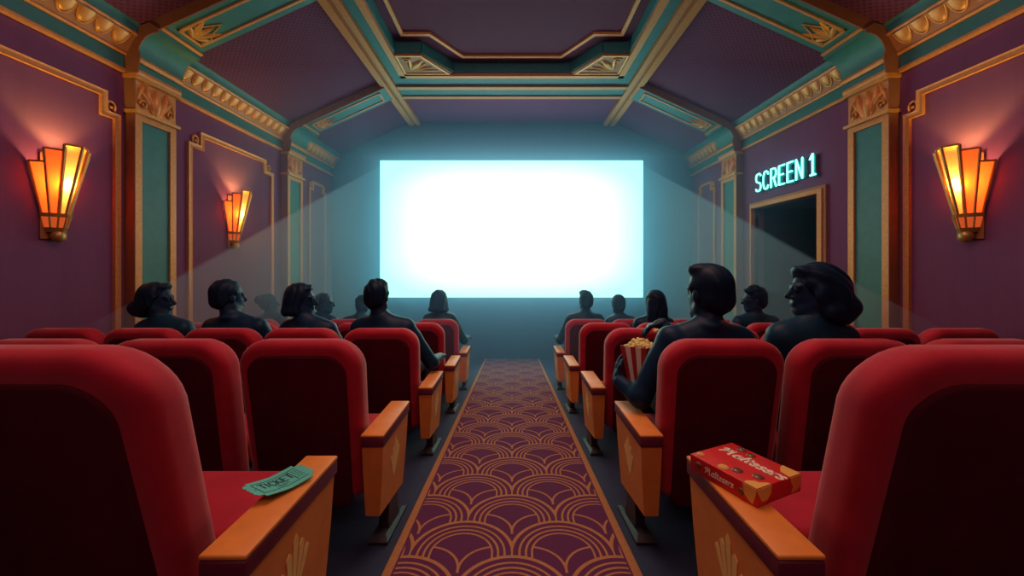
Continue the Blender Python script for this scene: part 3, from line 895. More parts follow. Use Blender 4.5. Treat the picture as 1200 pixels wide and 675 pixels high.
class SDF:
    def __init__(s): s.ops = []
    def cap(s, a, b, ra, rb=None, k=.03, T=None):
        rb = ra if rb is None else rb
        a, b = np.array(a, float), np.array(b, float)
        if T is not None: a, b = T(a), T(b)
        s.ops.append(('c', a, b, ra, rb, k)); return s
    def ell(s, c, r, k=.03, T=None, Rm=None, sub=False):
        c = np.array(c, float); r = np.array(r, float) if not isinstance(r, (int, float)) else np.array([r] * 3, float)
        if T is not None: c = T(c)
        s.ops.append(('s' if sub else 'e', c, r, Rm, k)); return s
    def half(s, n, d, T=None, Rm=None, o=None, k=.01):
        """keep n.p < d in the frame (o, Rm)"""
        s.ops.append(('h', np.array(n, float), d, Rm, o, k)); return s
    def mesh(s, name, h, infl=0.0, noise=None):
        lo = np.array([1e9] * 3); hi = -lo
        for op in s.ops:
            if op[0] == 'c':
                m = max(op[3], op[4]) + infl
                lo = np.minimum(lo, np.minimum(op[1], op[2]) - m); hi = np.maximum(hi, np.maximum(op[1], op[2]) + m)
            elif op[0] == 'e':
                m = op[2].max() + infl; lo = np.minimum(lo, op[1] - m); hi = np.maximum(hi, op[1] + m)
        lo -= 3 * h; hi += 3 * h
        n = np.ceil((hi - lo) / h).astype(int) + 1
        ax = [lo[i] + h * np.arange(n[i]) for i in range(3)]
        f = np.full(n, .3, np.float32)
        def win(c0, c1):
            i0 = np.maximum(0, np.floor((c0 - lo) / h).astype(int)); i1 = np.minimum(n, np.ceil((c1 - lo) / h).astype(int) + 1)
            sl = tuple(slice(a, b) for a, b in zip(i0, i1))
            G = np.stack(np.meshgrid(*[ax[i][sl[i]] for i in range(3)], indexing='ij'), -1)
            return sl, G
        for op in s.ops:
            if op[0] == 'c':
                _, a, b, ra, rb, k = op; m = max(ra, rb) + infl + k + .03
                sl, G = win(np.minimum(a, b) - m, np.maximum(a, b) + m)
                ab = b - a; t = np.clip(((G - a) @ ab) / (ab @ ab + 1e-12), 0, 1)
                d = np.linalg.norm(G - a - t[..., None] * ab, axis=-1) - (ra + (rb - ra) * t) - infl
            elif op[0] in 'es':
                _, c, r, Rm, k = op; r = r + (infl if op[0] == 'e' else 0); m = r.max() + k + .03
                sl, G = win(c - m, c + m)
                q = G - c
                if Rm is not None: q = q @ Rm          # world -> local (Rm columns = local axes)
                k0 = np.linalg.norm(q / r, axis=-1); k1 = np.linalg.norm(q / (r * r), axis=-1) + 1e-9
                d = k0 * (k0 - 1) / k1
            else:
                _, nn, dd, Rm, o, k = op
                sl = tuple(slice(0, x) for x in n); _, G = win(lo, hi)
                q = G - (o if o is not None else 0)
                if Rm is not None: q = q @ Rm
                d = q @ nn - dd
            cur = f[sl]
            if op[0] in 'ce':
                hh = np.clip(.5 + .5 * (cur - d) / k, 0, 1); f[sl] = cur * (1 - hh) + d * hh - k * hh * (1 - hh)
            else:
                if op[0] == 's': d = -d
                hh = np.clip(.5 - .5 * (cur - d) / k, 0, 1); f[sl] = cur * (1 - hh) + d * hh + k * hh * (1 - hh)
        if noise is not None:
            G = np.stack(np.meshgrid(*ax, indexing='ij'), -1); f = f + noise(G)
        V, Q = surface_nets(f, lo, h)
        me = bpy.data.meshes.new(name); me.from_pydata(V.tolist(), [], Q.tolist()); me.update()
        for p in me.polygons: p.use_smooth = True
        return me

def rotz(a):
    c, s = math.cos(a), math.sin(a); return np.array([[c, -s, 0], [s, c, 0], [0, 0, 1.0]])
def rotx(a):
    c, s = math.cos(a), math.sin(a); return np.array([[1.0, 0, 0], [0, c, -s], [0, s, c]])
def roty(a):
    c, s = math.cos(a), math.sin(a); return np.array([[c, 0, s], [0, 1.0, 0], [-s, 0, c]])

def hand_ops(S, wrist, d, n, side, curl=.5, spread=.0, pinch=False, sc=1.0):
    """palm and five fingers. d = finger direction, n = palm normal (the way the palm faces), side = +1/-1 where the thumb leaves (along d x n)"""
    d = np.array(d, float); d /= np.linalg.norm(d); n = np.array(n, float); n -= d * (n @ d); n /= np.linalg.norm(n)
    b = np.cross(d, n) * side
    w = np.array(wrist, float)
    S.cap(w, w + d * .03 * sc, .026 * sc, .027 * sc, k=.02)
    for q in (-.026, -.009, .009, .026):
        S.cap(w + d * .02 * sc + b * q * .6 * sc, w + d * .082 * sc + b * q * sc, .0125 * sc, .0115 * sc, k=.012)
    for i, (q, L) in enumerate(((.030, .072), (.010, .080), (-.010, .075), (-.029, .060))):
        p = w + d * .082 * sc + b * q * sc; ang = 0.15
        cu = curl * (1.0 if not (pinch and i == 0) else .8)
        for j, fr in enumerate((.45, .32, .27)):
            ang += cu * (.75 if j else .55)
            dirv = d * math.cos(ang) + n * math.sin(ang) + b * spread * q * 6
            p2 = p + dirv * L * fr * sc
            S.cap(p, p2, (.0092 - .0009 * j) * sc, (.0086 - .0009 * j) * sc, k=.004)
            p = p2
    p = w + d * .028 * sc + b * .026 * sc
    dv = (d * .75 + b * .75 + n * .25); dv /= np.linalg.norm(dv)
    p2 = p + dv * .042 * sc; S.cap(p, p2, .0125 * sc, .0105 * sc, k=.012)
    dv = d * .9 + n * (.35 + curl * .3) + b * (.1 if not pinch else -.1); dv /= np.linalg.norm(dv)
    p3 = p2 + dv * .032 * sc; S.cap(p2, p3, .010 * sc, .009 * sc, k=.004)
    dv = d * .75 + n * (.5 + curl * .3) - b * .25; dv /= np.linalg.norm(dv)
    S.cap(p3, p3 + dv * .024 * sc, .009 * sc, .0075 * sc, k=.004)

def hair_noise(seed, amp=.004, fr=70):
    rs = np.random.RandomState(seed); d = rs.uniform(-1, 1, 3); ph = rs.uniform(0, 6)
    def fn(G):
        x, y, z = G[..., 0], G[..., 1], G[..., 2]
        w = x * fr + 2.2 * np.sin(z * 16 + ph) + y * fr * .6
        return amp * (np.sin(w) * .6 + .4 * np.sin(w * 1.9 + z * 20))
    return fn

def fold_noise(seed):
    rs = np.random.RandomState(seed + 50); ph = rs.uniform(0, 6, 3)
    def fn(G):
        x, y, z = G[..., 0], G[..., 1], G[..., 2]
        return .0026 * np.sin(34 * z + 9 * x + 3 * np.sin(14 * x + ph[0]) + ph[1]) * np.sin(11 * x + 17 * y + ph[2])
    return fn

def person(label, loc, yaw=0, tilt=0, style='short', sc=1.0, h=.0075, arms=None, build='man', coat='coat_', lean=-.04, glasses=False, seed=1, hs=1.0, headfwd=0.0, collar=False, group=None, shx=0.0):
    """seated figure; local z=0 at the seat cushion top is lifted so the hips rest on it"""
    root_me = None
    shw = .185 if build == 'man' else .158
    B = SDF(); J = SDF(); Tr = SDF()
    z0 = -.42                                # shift: local z 0 = seat top
    def P(x, y, z): return np.array([x + shx * min(1.15, max(0, (z - .58) / .42)), y, z + z0])
    le = lambda z: lean * (z - .5) / .4      # torso lean
    hip = .15 if build == 'man' else .155
    for S, inf in ((B, 0), (J, .012)):
        S.ell(P(0, 0, .535), (hip + inf, .115 + inf, .105 + inf), k=.05)
        S.ell(P(0, le(.66), .66), ((.145 if build == 'man' else .125) + inf, .105 + inf, .15 + inf), k=.06)
        S.ell(P(0, le(.80), .80), ((.172 if build == 'man' else .15) + inf, .112 + inf, .15 + inf), k=.06)
        S.cap(P(-shw + .03, le(.885), .878), P(shw - .03, le(.885), .878), .062 + inf, k=.05)
        S.cap(P(-.09, le(.92), .90), P(.0, le(.95), .955), .05 + inf * .6, k=.05); S.cap(P(.09, le(.92), .90), P(0, le(.95), .955), .05 + inf * .6, k=.05)
        if build != 'man':
            for q in (-1, 1): S.ell(P(q * .065, le(.78) + .085, .77), (.062 + inf, .055 + inf, .06 + inf), k=.04)
    nb = P(0, le(.94), .93); hc = P(0, le(1.0) + .018 + headfwd, 1.112)
    B.cap(nb, hc + np.array([0, -.025, -.05]), .056 if build == 'man' else .048, .054 if build == 'man' else .046, k=.04)
    J.cap(nb + np.array([0, -.002, -.01]), nb + np.array([0, -.002, .022]), .067 if build == 'man' else .058, k=.02)
    if collar:
        J.ell(nb + np.array([0, -.01, .03]), (.078, .078, .040), k=.008)
    # legs
    for q in (-1, 1):
        kn = P(q * .12, .36, .515); an = P(q * .12, .40, .12)
        for S, inf in ((B, 0), (Tr, .010)):
            S.cap(P(q * .085, .03, .515), kn, .083 + inf, .060 + inf, k=.04)
            S.cap(kn, an, .057 + inf, .042 + inf, k=.03)
            if S is Tr: S.ell(P(0, .02, .525), (hip + .004, .12, .098), k=.05)
        B.cap(an + np.array([0, -.02, -.03]), an + np.array([0, .12, -.06]), .036, .03, k=.03)
    # arms: (elbow, wrist, finger dir, palm normal, curl) for left (-1) and right (+1)
    arms = arms or {}
    for q in (-1, 1):
        a = arms.get(q)
        if a is None:
            a = dict(el=(q * (shw + .028), .03, .64), wr=(q * .12, .26, .62), d=(-q * .35, .9, -.15), n=(0, 0, -1), curl=.35)
        sh = P(q * shw, le(.885), .872); el = P(*a['el']); wr = P(*a['wr'])
        B.cap(sh, el, .048, .037, k=.035); B.cap(el, wr, .038, .025, k=.02)
        J.cap(sh, el, .064, .052, k=.04); J.cap(el, wr + (el - wr) * .1, .053, .037, k=.03)
        hand_ops(B, wr, a['d'], a['n'], a.get('side', q), a.get('curl', .4), a.get('spread', 0), a.get('pinch', False))
    # head
    Rm = rotz(R(yaw)) @ rotx(R(-tilt))
    T = lambda p: hc + Rm @ (p * hs)
    def e(S, c, r, k=.02, sub=False): S.ell(np.array(c, float), np.array(r, float) * hs if not isinstance(r, (int, float)) else r * hs, k, T, Rm, sub)
    def c_(S, a, b, ra, rb=None, k=.015): S.cap(np.array(a, float), np.array(b, float), ra * hs, (ra if rb is None else rb) * hs, k, T)
    fw = 1.0 if build == 'man' else .93
    e(B, (0, -.012, .035), (.076 * fw, .096, .088), .03)
    e(B, (0, .030, -.030), (.060 * fw, .066, .088), .03)
    e(B, (0, .058, -.098), (.034 * fw, .030, .024), .03)
    c_(B, (-.05 * fw, .005, -.065), (-.02, .06, -.098), .022, .018, .03); c_(B, (.05 * fw, .005, -.065), (.02, .06, -.098), .022, .018, .03)
    for q in (-1, 1):
        e(B, (q * .031, .098, .004), (.017, .014, .011), .010, sub=True)
        e(B, (q * .031, .082, .004), (.0125, .0125, .0125), .004)
        e(B, (q * .077 * fw, -.006, -.006), (.012, .021, .033), .008)
        c_(B, (q * .014, .093, .023), (q * .045, .078, .022), .0085, .0075, .014)
    c_(B, (0, .090, .012), (0, .116, -.030), .0085, .0125, .010)
    for q in (-1, 1): c_(B, (0, .108, -.034), (q * .011, .099, -.036), .010, .008, .006)
    c_(B, (-.017, .092, -.060), (.017, .092, -.060), .0072, .0072, .008); c_(B, (-.014, .0905, -.072), (.014, .0905, -.072), .0078, .0078, .008)
    # hair
    Hh = SDF(); hn = (.004, 70)
    if style == 'short' or style == 'curly' or style == 'quiff':
        e(Hh, (0, -.018, .043), (.086, .104, .094)); e(Hh, (0, -.050, -.022), (.076, .066, .070), .03)
        for q in (-1, 1): c_(Hh, (q * .073, .022, .03), (q * .074, .016, -.02), .012, .008, .02)
        if style == 'quiff':
            e(Hh, (0, .028, .106), (.064, .050, .026), .035); e(Hh, (-.03, .022, .116), (.05, .045, .020), .03)
        if style == 'curly':
            rs = np.random.RandomState(seed)
            for i in range(22):
                th = rs.uniform(0, 2 * PI); ph = rs.uniform(0, 1.05)
                e(Hh, (.075 * math.sin(ph) * math.cos(th), .0 + .09 * math.sin(ph) * math.sin(th), .045 + .085 * math.cos(ph)), (.026, .026, .024), .012)
            e(Hh, (0, .075, .09), (.05, .035, .03), .015)
        Hh.half((0, .80, -.60), .013 * hs + (.006 if style != 'short' else 0), None, Rm, hc, .02)
        Hh.half((0, .35, -.94), .108 * hs, None, Rm, hc, .01)
    elif style == 'bob':
        e(Hh, (0, -.014, .035), (.096, .110, .102)); e(Hh, (0, -.030, -.045), (.108, .098, .10), .04)
        e(Hh, (0, -.04, -.09), (.118, .10, .055), .03)
        e(Hh, (0, .055, .085), (.066, .05, .034), .02)
        Hh.half((0, .90, -.43), .034 * hs, None, Rm, hc, .015); Hh.half((0, 0, -1), .128 * hs, None, Rm, hc, .02)
    elif style == 'long':
        e(Hh, (0, -.014, .035), (.094, .110, .100)); e(Hh, (0, -.040, -.05), (.104, .088, .13), .04)
        e(Hh, (0, -.065, -.17), (.112, .062, .15), .05)
        Hh.half((0, .90, -.43), .036 * hs, None, Rm, hc, .015); Hh.half((0, 0, -1), .27 * hs, None, Rm, hc, .02)
        hn = (.005, 80)
    elif style == 'lowbun':
        e(Hh, (0, -.020, .038), (.091, .108, .099)); e(Hh, (0, -.055, -.035), (.088, .075, .075), .04)
        e(Hh, (0, -.118, -.055), (.070, .062, .064), .018); e(Hh, (0, .052, .095), (.06, .045, .03), .02)
        e(Hh, (.0, -.09, -.095), (.075, .05, .04), .02)
        for q in (-1, 1): c_(Hh, (q * .082, .03, .02), (q * .083, -.01, -.05), .016, .018, .02)
        Hh.half((0, .86, -.51), .022 * hs, None, Rm, hc, .012)
    elif style == 'topbun':
        e(Hh, (0, -.020, .038), (.090, .106, .097)); e(Hh, (0, -.050, -.022), (.080, .068, .070), .03)
        e(Hh, (0, -.115, .05), (.062, .060, .062), .015)
        Hh.half((0, .86, -.51), .022 * hs, None, Rm, hc, .012)
    elif style == 'wavy':
        e(Hh, (0, -.018, .040), (.097, .113, .099)); e(Hh, (0, -.075, -.02), (.104, .082, .10), .04)
        e(Hh, (0, -.118, -.075), (.10, .068, .062), .02); e(Hh, (0, -.085, -.125), (.092, .07, .045), .025)
        e(Hh, (0, .062, .082), (.066, .042, .042), .018)
        for q in (-1, 1):
            e(Hh, (q * .088, .0, -.03), (.026, .04, .06), .02); e(Hh, (q * .092, -.035, -.095), (.03, .045, .04), .02)
        Hh.half((0, .92, -.38), .046 * hs, None, Rm, hc, .02)
        hn = (.006, 48)
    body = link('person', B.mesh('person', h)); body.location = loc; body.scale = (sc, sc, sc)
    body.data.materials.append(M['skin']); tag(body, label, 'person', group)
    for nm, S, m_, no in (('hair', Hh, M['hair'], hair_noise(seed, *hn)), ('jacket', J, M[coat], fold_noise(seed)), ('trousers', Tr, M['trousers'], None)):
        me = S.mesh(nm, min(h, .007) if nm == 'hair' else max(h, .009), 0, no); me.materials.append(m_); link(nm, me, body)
    if glasses:
        mb = MB()
        for q in (-1, 1):
            mb.tube([T(np.array([q * .033 + .024 * math.cos(t), .108, .002 + .019 * math.sin(t)])) for t in np.linspace(0, 2 * PI, 17)], .0028, 6)
            mb.tube([T(np.array(p)) for p in ((q * .057, .106, .006), (q * .078, .06, .008), (q * .082, -.005, .006))], .0026, 6)
        mb.tube([T(np.array(p)) for p in ((-.009, .110, .004), (.009, .110, .004))], .0026, 6)
        mb.build('glasses', M['glasses'], body)
    return body, hc

def place(s, r, k, px=None, dyy=0.0):
    """position of a sitter on seat (s, r, k); px = where the head shows in the photograph's columns"""
    y = ROW_D[r] + .345 + dyy
    xs = s * (AX + ROW_P[r] * k + .106 + BW / 2); lean = 0.0
    if px is not None: lean = max(-.14, min(.14, (px - 600) / F * (y - .03) - xs))
    return (xs, y, E + ROW_A[r] - .106), lean
EXTRA = {}
def sit(key, label, desc, px=None, **kw):
    p, shx = place(*key, px); OCC[key] = desc
    dz = kw.pop('dz', 0)
    return person(label, (p[0] + kw.pop('ddx', 0), p[1], p[2] + dz + .014), shx=shx, **kw)

def rest_arm(q, w=None):     # elbow out on the aisle arm
    return dict(el=(q * .285, .035, .592), wr=(q * .315, .26, .585), d=(0, 1, -.08), n=(0, 0, -1), curl=.25)

# --- near sitters
sit((-1, 2, 3), 'person in profile with dark hair pinned in a low bun, looking towards the aisle', 'the person with a low bun', 170, yaw=-78, style='lowbun', build='woman', coat='coat2', seed=2, hs=1.05, sc=.97)
sit((-1, 2, 2), 'broad person with short dark hair and collared coat, head turned away beside the low bun', 'the short-haired person in a collared coat', 250, yaw=-32, style='short', collar=True, seed=3, hs=1.04)
sit((-1, 2, 1), 'person in profile with a chin-length dark bob, looking towards the aisle', 'the person with a profile bob', 338, yaw=-74, style='bob', build='woman', seed=4, hs=1.0, sc=.97)
sit((-1, 2, 0), 'person with tousled short hair against the screen edge, arm on the wooden armrest', 'the person with tousled hair', 445, yaw=-14, style='quiff', seed=5, arms={1: rest_arm(1)})
sit((1, 1, 1), 'person with big wavy shoulder-length hair in profile, facing the aisle', 'the person with big wavy hair', 952, yaw=76, style='wavy', build='woman', coat='coat2', seed=6, hs=1.03, h=.0065)
# --- far sitters
sit((-1, 4, 4), 'faint hazy person with hair in a bun, farthest from the aisle near the wall', 'the hazy person with a bun', 312, yaw=-60, style='topbun', build='woman', coat='coat2', seed=7, h=.01, sc=.96, ddx=.05)
sit((-1, 4, 3), 'hazy person with short hair turned in profile before the narrow gold moulding', 'the short-haired hazy person in profile', 379, yaw=-62, style='short', coat='coat2', seed=8, h=.009, hs=1.1, glasses=True, sc=.95)
sit((-1, 4, 2), 'hazy person half hidden behind the tousled-haired person', 'the half hidden hazy person', 424, yaw=10, style='short', coat='coat2', seed=9, h=.01, hs=1.05, sc=.93)
sit((-1, 4, 0), 'person with a chin-length bob seen from behind below the screen', 'the person with a bob seen from behind', 515, yaw=0, style='bob', build='woman', coat='coat2', seed=10, h=.009, hs=1.12, arms={1: rest_arm(1)})
sit((1, 4, 0), 'person with short hair at the screen edge, arm on the armrest by the aisle', 'the person whose arm rests by the aisle', 686, yaw=8, style='quiff', coat='coat2', seed=11, h=.009, arms={-1: rest_arm(-1)})
sit((1, 4, 1), 'person with short hair and rounded shoulders between two others below the screen corner', 'the person below the screen corner', 725, yaw=0, style='short', build='woman', coat='coat2', seed=12, h=.009, hs=1.1, sc=.93)
sit((1, 3, 1), 'person with long straight dark hair seen from behind', 'the person with long straight hair', 767, yaw=6, style='long', build='woman', seed=13, h=.009, sc=.97)
sit((1, 3, 3), 'person with curly hair and glasses in profile before the doorway', 'the curly-haired person with glasses', 884, yaw=72, style='curly', coat='coat2', seed=14, h=.009, glasses=True, hs=1.02)
# --- the popcorn eater
pk, pshx = place(1, 1, 0, 826)
AZ = .42 + .106                     # arm top in the sitter's z
pa = {-1: dict(el=(-.292, -.075, AZ + .062), wr=(-.372, .060, AZ + .105), d=(.10, .72, .62), n=(.98, -.10, .05), side=-1, curl=.30, spread=.3),
      1: dict(el=(.14, .25, .68), wr=(-.062, .335, .905), d=(-.86, .18, -.25), n=(-.25, 0, -1), side=-1, curl=.62, pinch=True)}
OCC[(1, 1, 0)] = 'the popcorn eater'
pop, phc = person('broad dark-haired person eating popcorn from a striped carton, seat by the aisle', (pk[0], pk[1], pk[2] + .014), sc=.975, yaw=16, style='quiff', seed=15, arms=pa, collar=True, h=.0055, hs=1.12, lean=-.075, headfwd=.02, shx=pshx)

# seat labels, now that the sitters are known
for (s, r, k), (root, a) in SEATS.items():
    side = 'on doorway side' if s > 0 else 'opposite doorway'
    if r == 0:
        lab = 'large nearest red velvet seat with %s on its wooden armrest' % ('the red sweet box' if s > 0 else 'the teal ticket')
    else:
        lab = 'red velvet seat %s, %s row from screen, %s' % (side, ROWN[r], {0: 'beside the carpet', 1: 'second from the carpet', 2: 'third from the carpet', 3: 'fourth from the carpet', 4: 'against the wall'}[k])
        if (s, r, k) in OCC and False: lab += ''
    tag(root, lab, 'cinema chair', 'red cinema chairs in rows')

# ================================================================== POPCORN CARTON
def at(px, py, D): return Vector(((px - 600) / F * D, D, E - (py - 311) / F * D))
cb = at(752, 449, 2.10)
bk = empty('popcorn_carton', cb); bk.rotation_euler = (R(-3), R(3), R(40))
tag(bk, 'red and white striped popcorn carton held by the person at the aisle', 'carton')
def carton_pt(side, u, z, inset=0.0):
    w = (.050 + .030 * z / .20) - inset
    a = side * PI / 2
    x, y = u * w, -w
    return (x * math.cos(a) - y * math.sin(a), x * math.sin(a) + y * math.cos(a), z)
HB = .200
mw, mr = MB(), MB()
NS = 5
for side in range(4):
    for i in range(NS):
        u0, u1 = -1 + 2 * i / NS, -1 + 2 * (i + 1) / NS
        m_ = mr if i % 2 == 0 else mw
        bul = .012
        rings = []
        for z in (0, HB):
            zz = z
            rings.append([carton_pt(side, u0, zz), carton_pt(side, u1, zz), carton_pt(side, u1, zz, .003), carton_pt(side, u0, zz, .003)])
        m_.quadstrip(rings)
cw = mw.build('white_stripe', M['white'], bk, 20); cr = mr.build('red_stripe', M['stripe'], bk, 20)
mb = MB(); mb.box(-.047, .047, -.047, .047, .0, .004); mb.build('carton_base', M['white'], bk)
# popcorn heap
def kernel(mb, c, r, rs):
    c = Vector(c)
    for i in range(4):
        d = Vector(rs.uniform(-1, 1, 3)).normalized() * r * .55
        mb.ball(c + d, r * rs.uniform(.45, .7), 7, 5)
rs = np.random.RandomState(4); mb = MB()
for i in range(120):
    u, v = rs.uniform(-1, 1, 2)
    d = max(abs(u), abs(v))
    z = HB - .010 + .052 * (1 - d ** 1.6) * rs.uniform(.55, 1.0)
    kernel(mb, (u * .066, v * .066, z), .0135, rs)
pc = mb.build('popcorn', M['popcorn'], None, 70); pc.location = cb; pc.rotation_euler = bk.rotation_euler
tag(pc, 'heap of buttered popcorn filling the striped carton', 'popcorn', kind='stuff')
mb = MB(); kernel(mb, (0, 0, 0), .013, rs); kernel(mb, (.006, 0, .004), .010, rs)
kk = mb.build('popcorn_kernel', M['popcorn'], None, 70); kk.location = at(769, 388, 2.22); tag(kk, 'single popcorn kernel pinched in raised fingers', 'popcorn')

# ================================================================== TICKET on the near armrest
ZA = E + ROW_A[0]
tk = empty('ticket', (-.630, 1.052, ZA + .004)); tang = math.atan2(.122, .066); tk.rotation_euler = (0, 0, tang)
tag(tk, 'curled teal paper ticket on the armrest opposite the sweet box', 'ticket')
TL, TW = .150, .104
def tp(u, v, t):   # u along, v across, curled so both ends rise
    return (u, v, .0065 + .55 * (u * u) * 1.6 - .0006 + t * .0006 + (.010 * max(0, -u / .075)) )
out = []
def edge(pts): out.extend(pts)
nx = 14
grid = MB()
cols = [-TL / 2 + TL * i / nx for i in range(nx + 1)]
def half_w(u):     # bites at the corners and torn ends
    d = TL / 2 - abs(u)
    return TW / 2 - (.013 if d < .012 else 0)
rings = []
us = sorted(set(cols + [TL / 2 - .0121, -TL / 2 + .0121, TL / 2 - .0119, -TL / 2 + .0119]))
for u in us:
    hw = half_w(u)
    rings.append([tp(u, -hw, 0), tp(u, hw, 0), tp(u, hw, 1), tp(u, -hw, 1)])
# zigzag perforation on the two ends
grid.quadstrip(rings)
for sg in (-1, 1):
    for i in range(4):
        v0 = -.033 + i * .0165; u = sg * TL / 2
        grid.quadstrip([[tp(u, v0, t), tp(u, v0 + .0165, t), tp(u + sg * .005, v0 + .012, t), tp(u + sg * .005, v0 + .0045, t)] for t in (0, 1)])
tc_ = grid.build('ticket_card', M['ticket'], tk, 30)
ink = MB()
def tk_line(pts, w):
    P = []
    for i in range(len(pts) - 1):
        n = max(2, int(math.hypot(pts[i + 1][0] - pts[i][0], pts[i + 1][1] - pts[i][1]) / .008))
        P += [(pts[i][0] + (pts[i + 1][0] - pts[i][0]) * k / n, pts[i][1] + (pts[i + 1][1] - pts[i][1]) * k / n) for k in range(n)]
    P.append(pts[-1]); ribbon(ink, P, w, tp, .8, 2.2)
tk_line([(-.058, -.033), (.060, -.033)], .0018); tk_line([(-.058, .033), (.060, .033)], .0018)
tk_line([(-.058, -.033), (-.058, .033)], .0018); tk_line([(.036, -.027), (.036, .028)], .0018)
x = -.047
for ch in 'TICKET':
    st, adv, sm = LET[ch]
    for ply in st:
        pts = catmull(ply, 3) if sm else ply
        tk_line([(x + p[0] * .0118, -.007 + p[1] * .030) for p in pts], .0040)
    x += adv * .0115 + .0042
for v, a_, b_ in ((-.015, -.020, .012), (-.021, -.014, .014), (-.0255, -.020, .004)):
    q = a_
    while q < b_: tk_line([(q, v), (q + .0035, v + .0012)], .0014); q += .0052
for u in (.043, .050, .056):
    q = -.022
    while q < .022: tk_line([(u, q), (u + .0015, q + .0035)], .0015); q += .0062
tk_line([(-.064, -.006), (-.064, .004)], .0012)
ink.build('ticket_print', M['ink'], tc_, 30)

# ================================================================== SWEET BOX
Lx, Ly, Hz = .200, .178, .047
ang = math.atan2(-.184, .082)
bxo = empty('sweet_box', (.645, 1.083, ZA + .0005)); bxo.rotation_euler = (0, 0, ang)
tag(bxo, 'red carton of chocolate sweets with gold torn corners lying on the armrest', 'box')
mb = MB().rslab(-Lx / 2, Lx / 2, 0, Hz, -Ly / 2, Ly / 2, .003, .0025, seg=3, eseg=2); mb.build('carton', M['boxred'], bxo, 30)
# local axes: x runs along the writing, +y is the far long side, -y the side facing the camera
def top(u, v, t): return (u, v, Hz + t * .0007)
def sidef(u, v, t): return (u, -Ly / 2 - t * .0007, v)
def endf(u, v, t): return (Lx / 2 + t * .0007, u, v)
def script(fn, x0, y0, sc, w, m_, parent, name='lettering'):
    sh = .22; mb = MB()
    def ell_(cx, cy, rx, ry, a0, a1, n=14): return [(cx + rx * math.cos(R(a0 + (a1 - a0) * k / n)), cy + ry * math.sin(R(a0 + (a1 - a0) * k / n))) for k in range(n + 1)]
    L = {
     'M': ([catmull([(-.1, .05), (.08, .75), (.2, 1.42), (.32, 1.25), (.45, .45)], 5), catmull([(.45, .45), (.62, 1.0), (.78, 1.42), (.86, 1.2), (.98, .45), (1.08, .05), (1.25, .0)], 5), catmull([(-.35, 1.05), (-.2, 1.35), (.2, 1.42)], 4)], 1.52),
     'a': ([ell_(.38, .46, .33, .46, 40, 330), catmull([(.70, .95), (.68, .35), (.74, .06), (.92, .05)], 4)], 1.05),
     'l': ([catmull([(.12, 1.6), (.10, .8), (.12, .15), (.34, .03)], 4)], .52),
     't': ([catmull([(.2, 1.38), (.16, .7), (.2, .12), (.46, .04)], 4), [(-.12, .98), (.2, 1.0), (.52, 1.0)]], .68),
     'e': ([[(.08, .50), (.40, .53), (.70, .58)] + ell_(.39, .48, .32, .47, 20, 320, 18)], .90),
     's': ([catmull([(.62, .84), (.40, .97), (.16, .86), (.16, .66), (.42, .50), (.62, .34), (.56, .10), (.30, .0), (.04, .14)], 4)], .78),
     'r': ([catmull([(.10, .95), (.12, .5), (.10, .02)], 3), catmull([(.12, .55), (.28, .88), (.52, .95), (.62, .85)], 4)], .70),
    }
    x = x0
    for i, ch in enumerate('Maltesers'):
        st, adv = L[ch]; k = sc * (1 if i else 1.08)
        for ply in st: ribbon(mb, [(x + (p[0] + sh * p[1]) * k, y0 + p[1] * k) for p in ply], w * k, fn, -.5, 1.6)
        x += adv * k
    return mb.build(name, m_, parent, 30)
script(top, -.077, .008, .0222, .29, M['cream'], bxo)
script(sidef, -.047, .016,   .0105, .22, M['cream'], bxo)
def sweet(fn, u, v, r, m_=None):
    mb = MB(); rings = []
    for k in range(6):
        q = k / 5 * PI / 2 * .96; rings.append([fn(u + r * math.cos(q) * math.cos(t), v + r * math.cos(q) * math.sin(t), 7.5 * math.sin(q)) for t in np.linspace(0, 2 * PI, 16, endpoint=False)])
    mb.quadstrip(rings); return mb.build('printed_sweet', m_ or M['choc'], bxo, 60)
for u, v, r in ((-.052, .070, .0135), (-.018, .062, .0125), (-.083, -.066, .0115), (.020, -.050, .0145), (.064, -.030, .0145)): sweet(top, u, v, r, M['choc'] if u > -.08 else M['honey'])
sweet(top, -.006, -.070, .0145, M['honey'])
for u, v, r in ((-.070, .026, .010), (.058, .020, .009)): sweet(sidef, u, v, r)
def patch(fn, pts, name='gold_flap'):
    mb = MB(); mb.quadstrip([[fn(u, v, -.5) for u, v in pts], [fn(u, v, 1.2) for u, v in pts]]); return mb.build(name, M['boxgold'], bxo, 30)
def fan(cx, cy, r, a0, a1, n=8): return [(cx, cy)] + [(cx + r * math.cos(R(a0 + (a1 - a0) * k / n)), cy + r * math.sin(R(a0 + (a1 - a0) * k / n))) for k in range(n + 1)]
hx, hy = Lx / 2 - .001, Ly / 2 - .001
patch(top, [(hx, -hy), (hx - .034, -hy), (hx - .036, -hy + .012), (hx - .026, -hy + .030), (hx - .016, -hy + .033), (hx - .008, -hy + .050), (hx, -hy + .054)])
patch(sidef, [(hx, Hz - .002), (hx - .036, Hz - .002), (hx - .034, .022), (hx - .022, .010), (hx - .010, .004), (hx - .002, .032)])
patch(endf, [(-hy, Hz - .002), (-hy + .054, Hz - .002), (-hy + .052, .026), (-hy + .038, .012), (-hy + .018, .012), (-hy + .002, .034)])
patch(top, [(hx, hy), (hx - .046, hy), (hx - .040, hy - .020), (hx - .026, hy - .040), (hx, hy - .046)])
patch(endf, [(hy, Hz - .002), (hy - .046, Hz - .002), (hy - .042, .032), (hy - .034, .020), (hy - .040, .006), (hy - .016, .008), (hy, .020)])

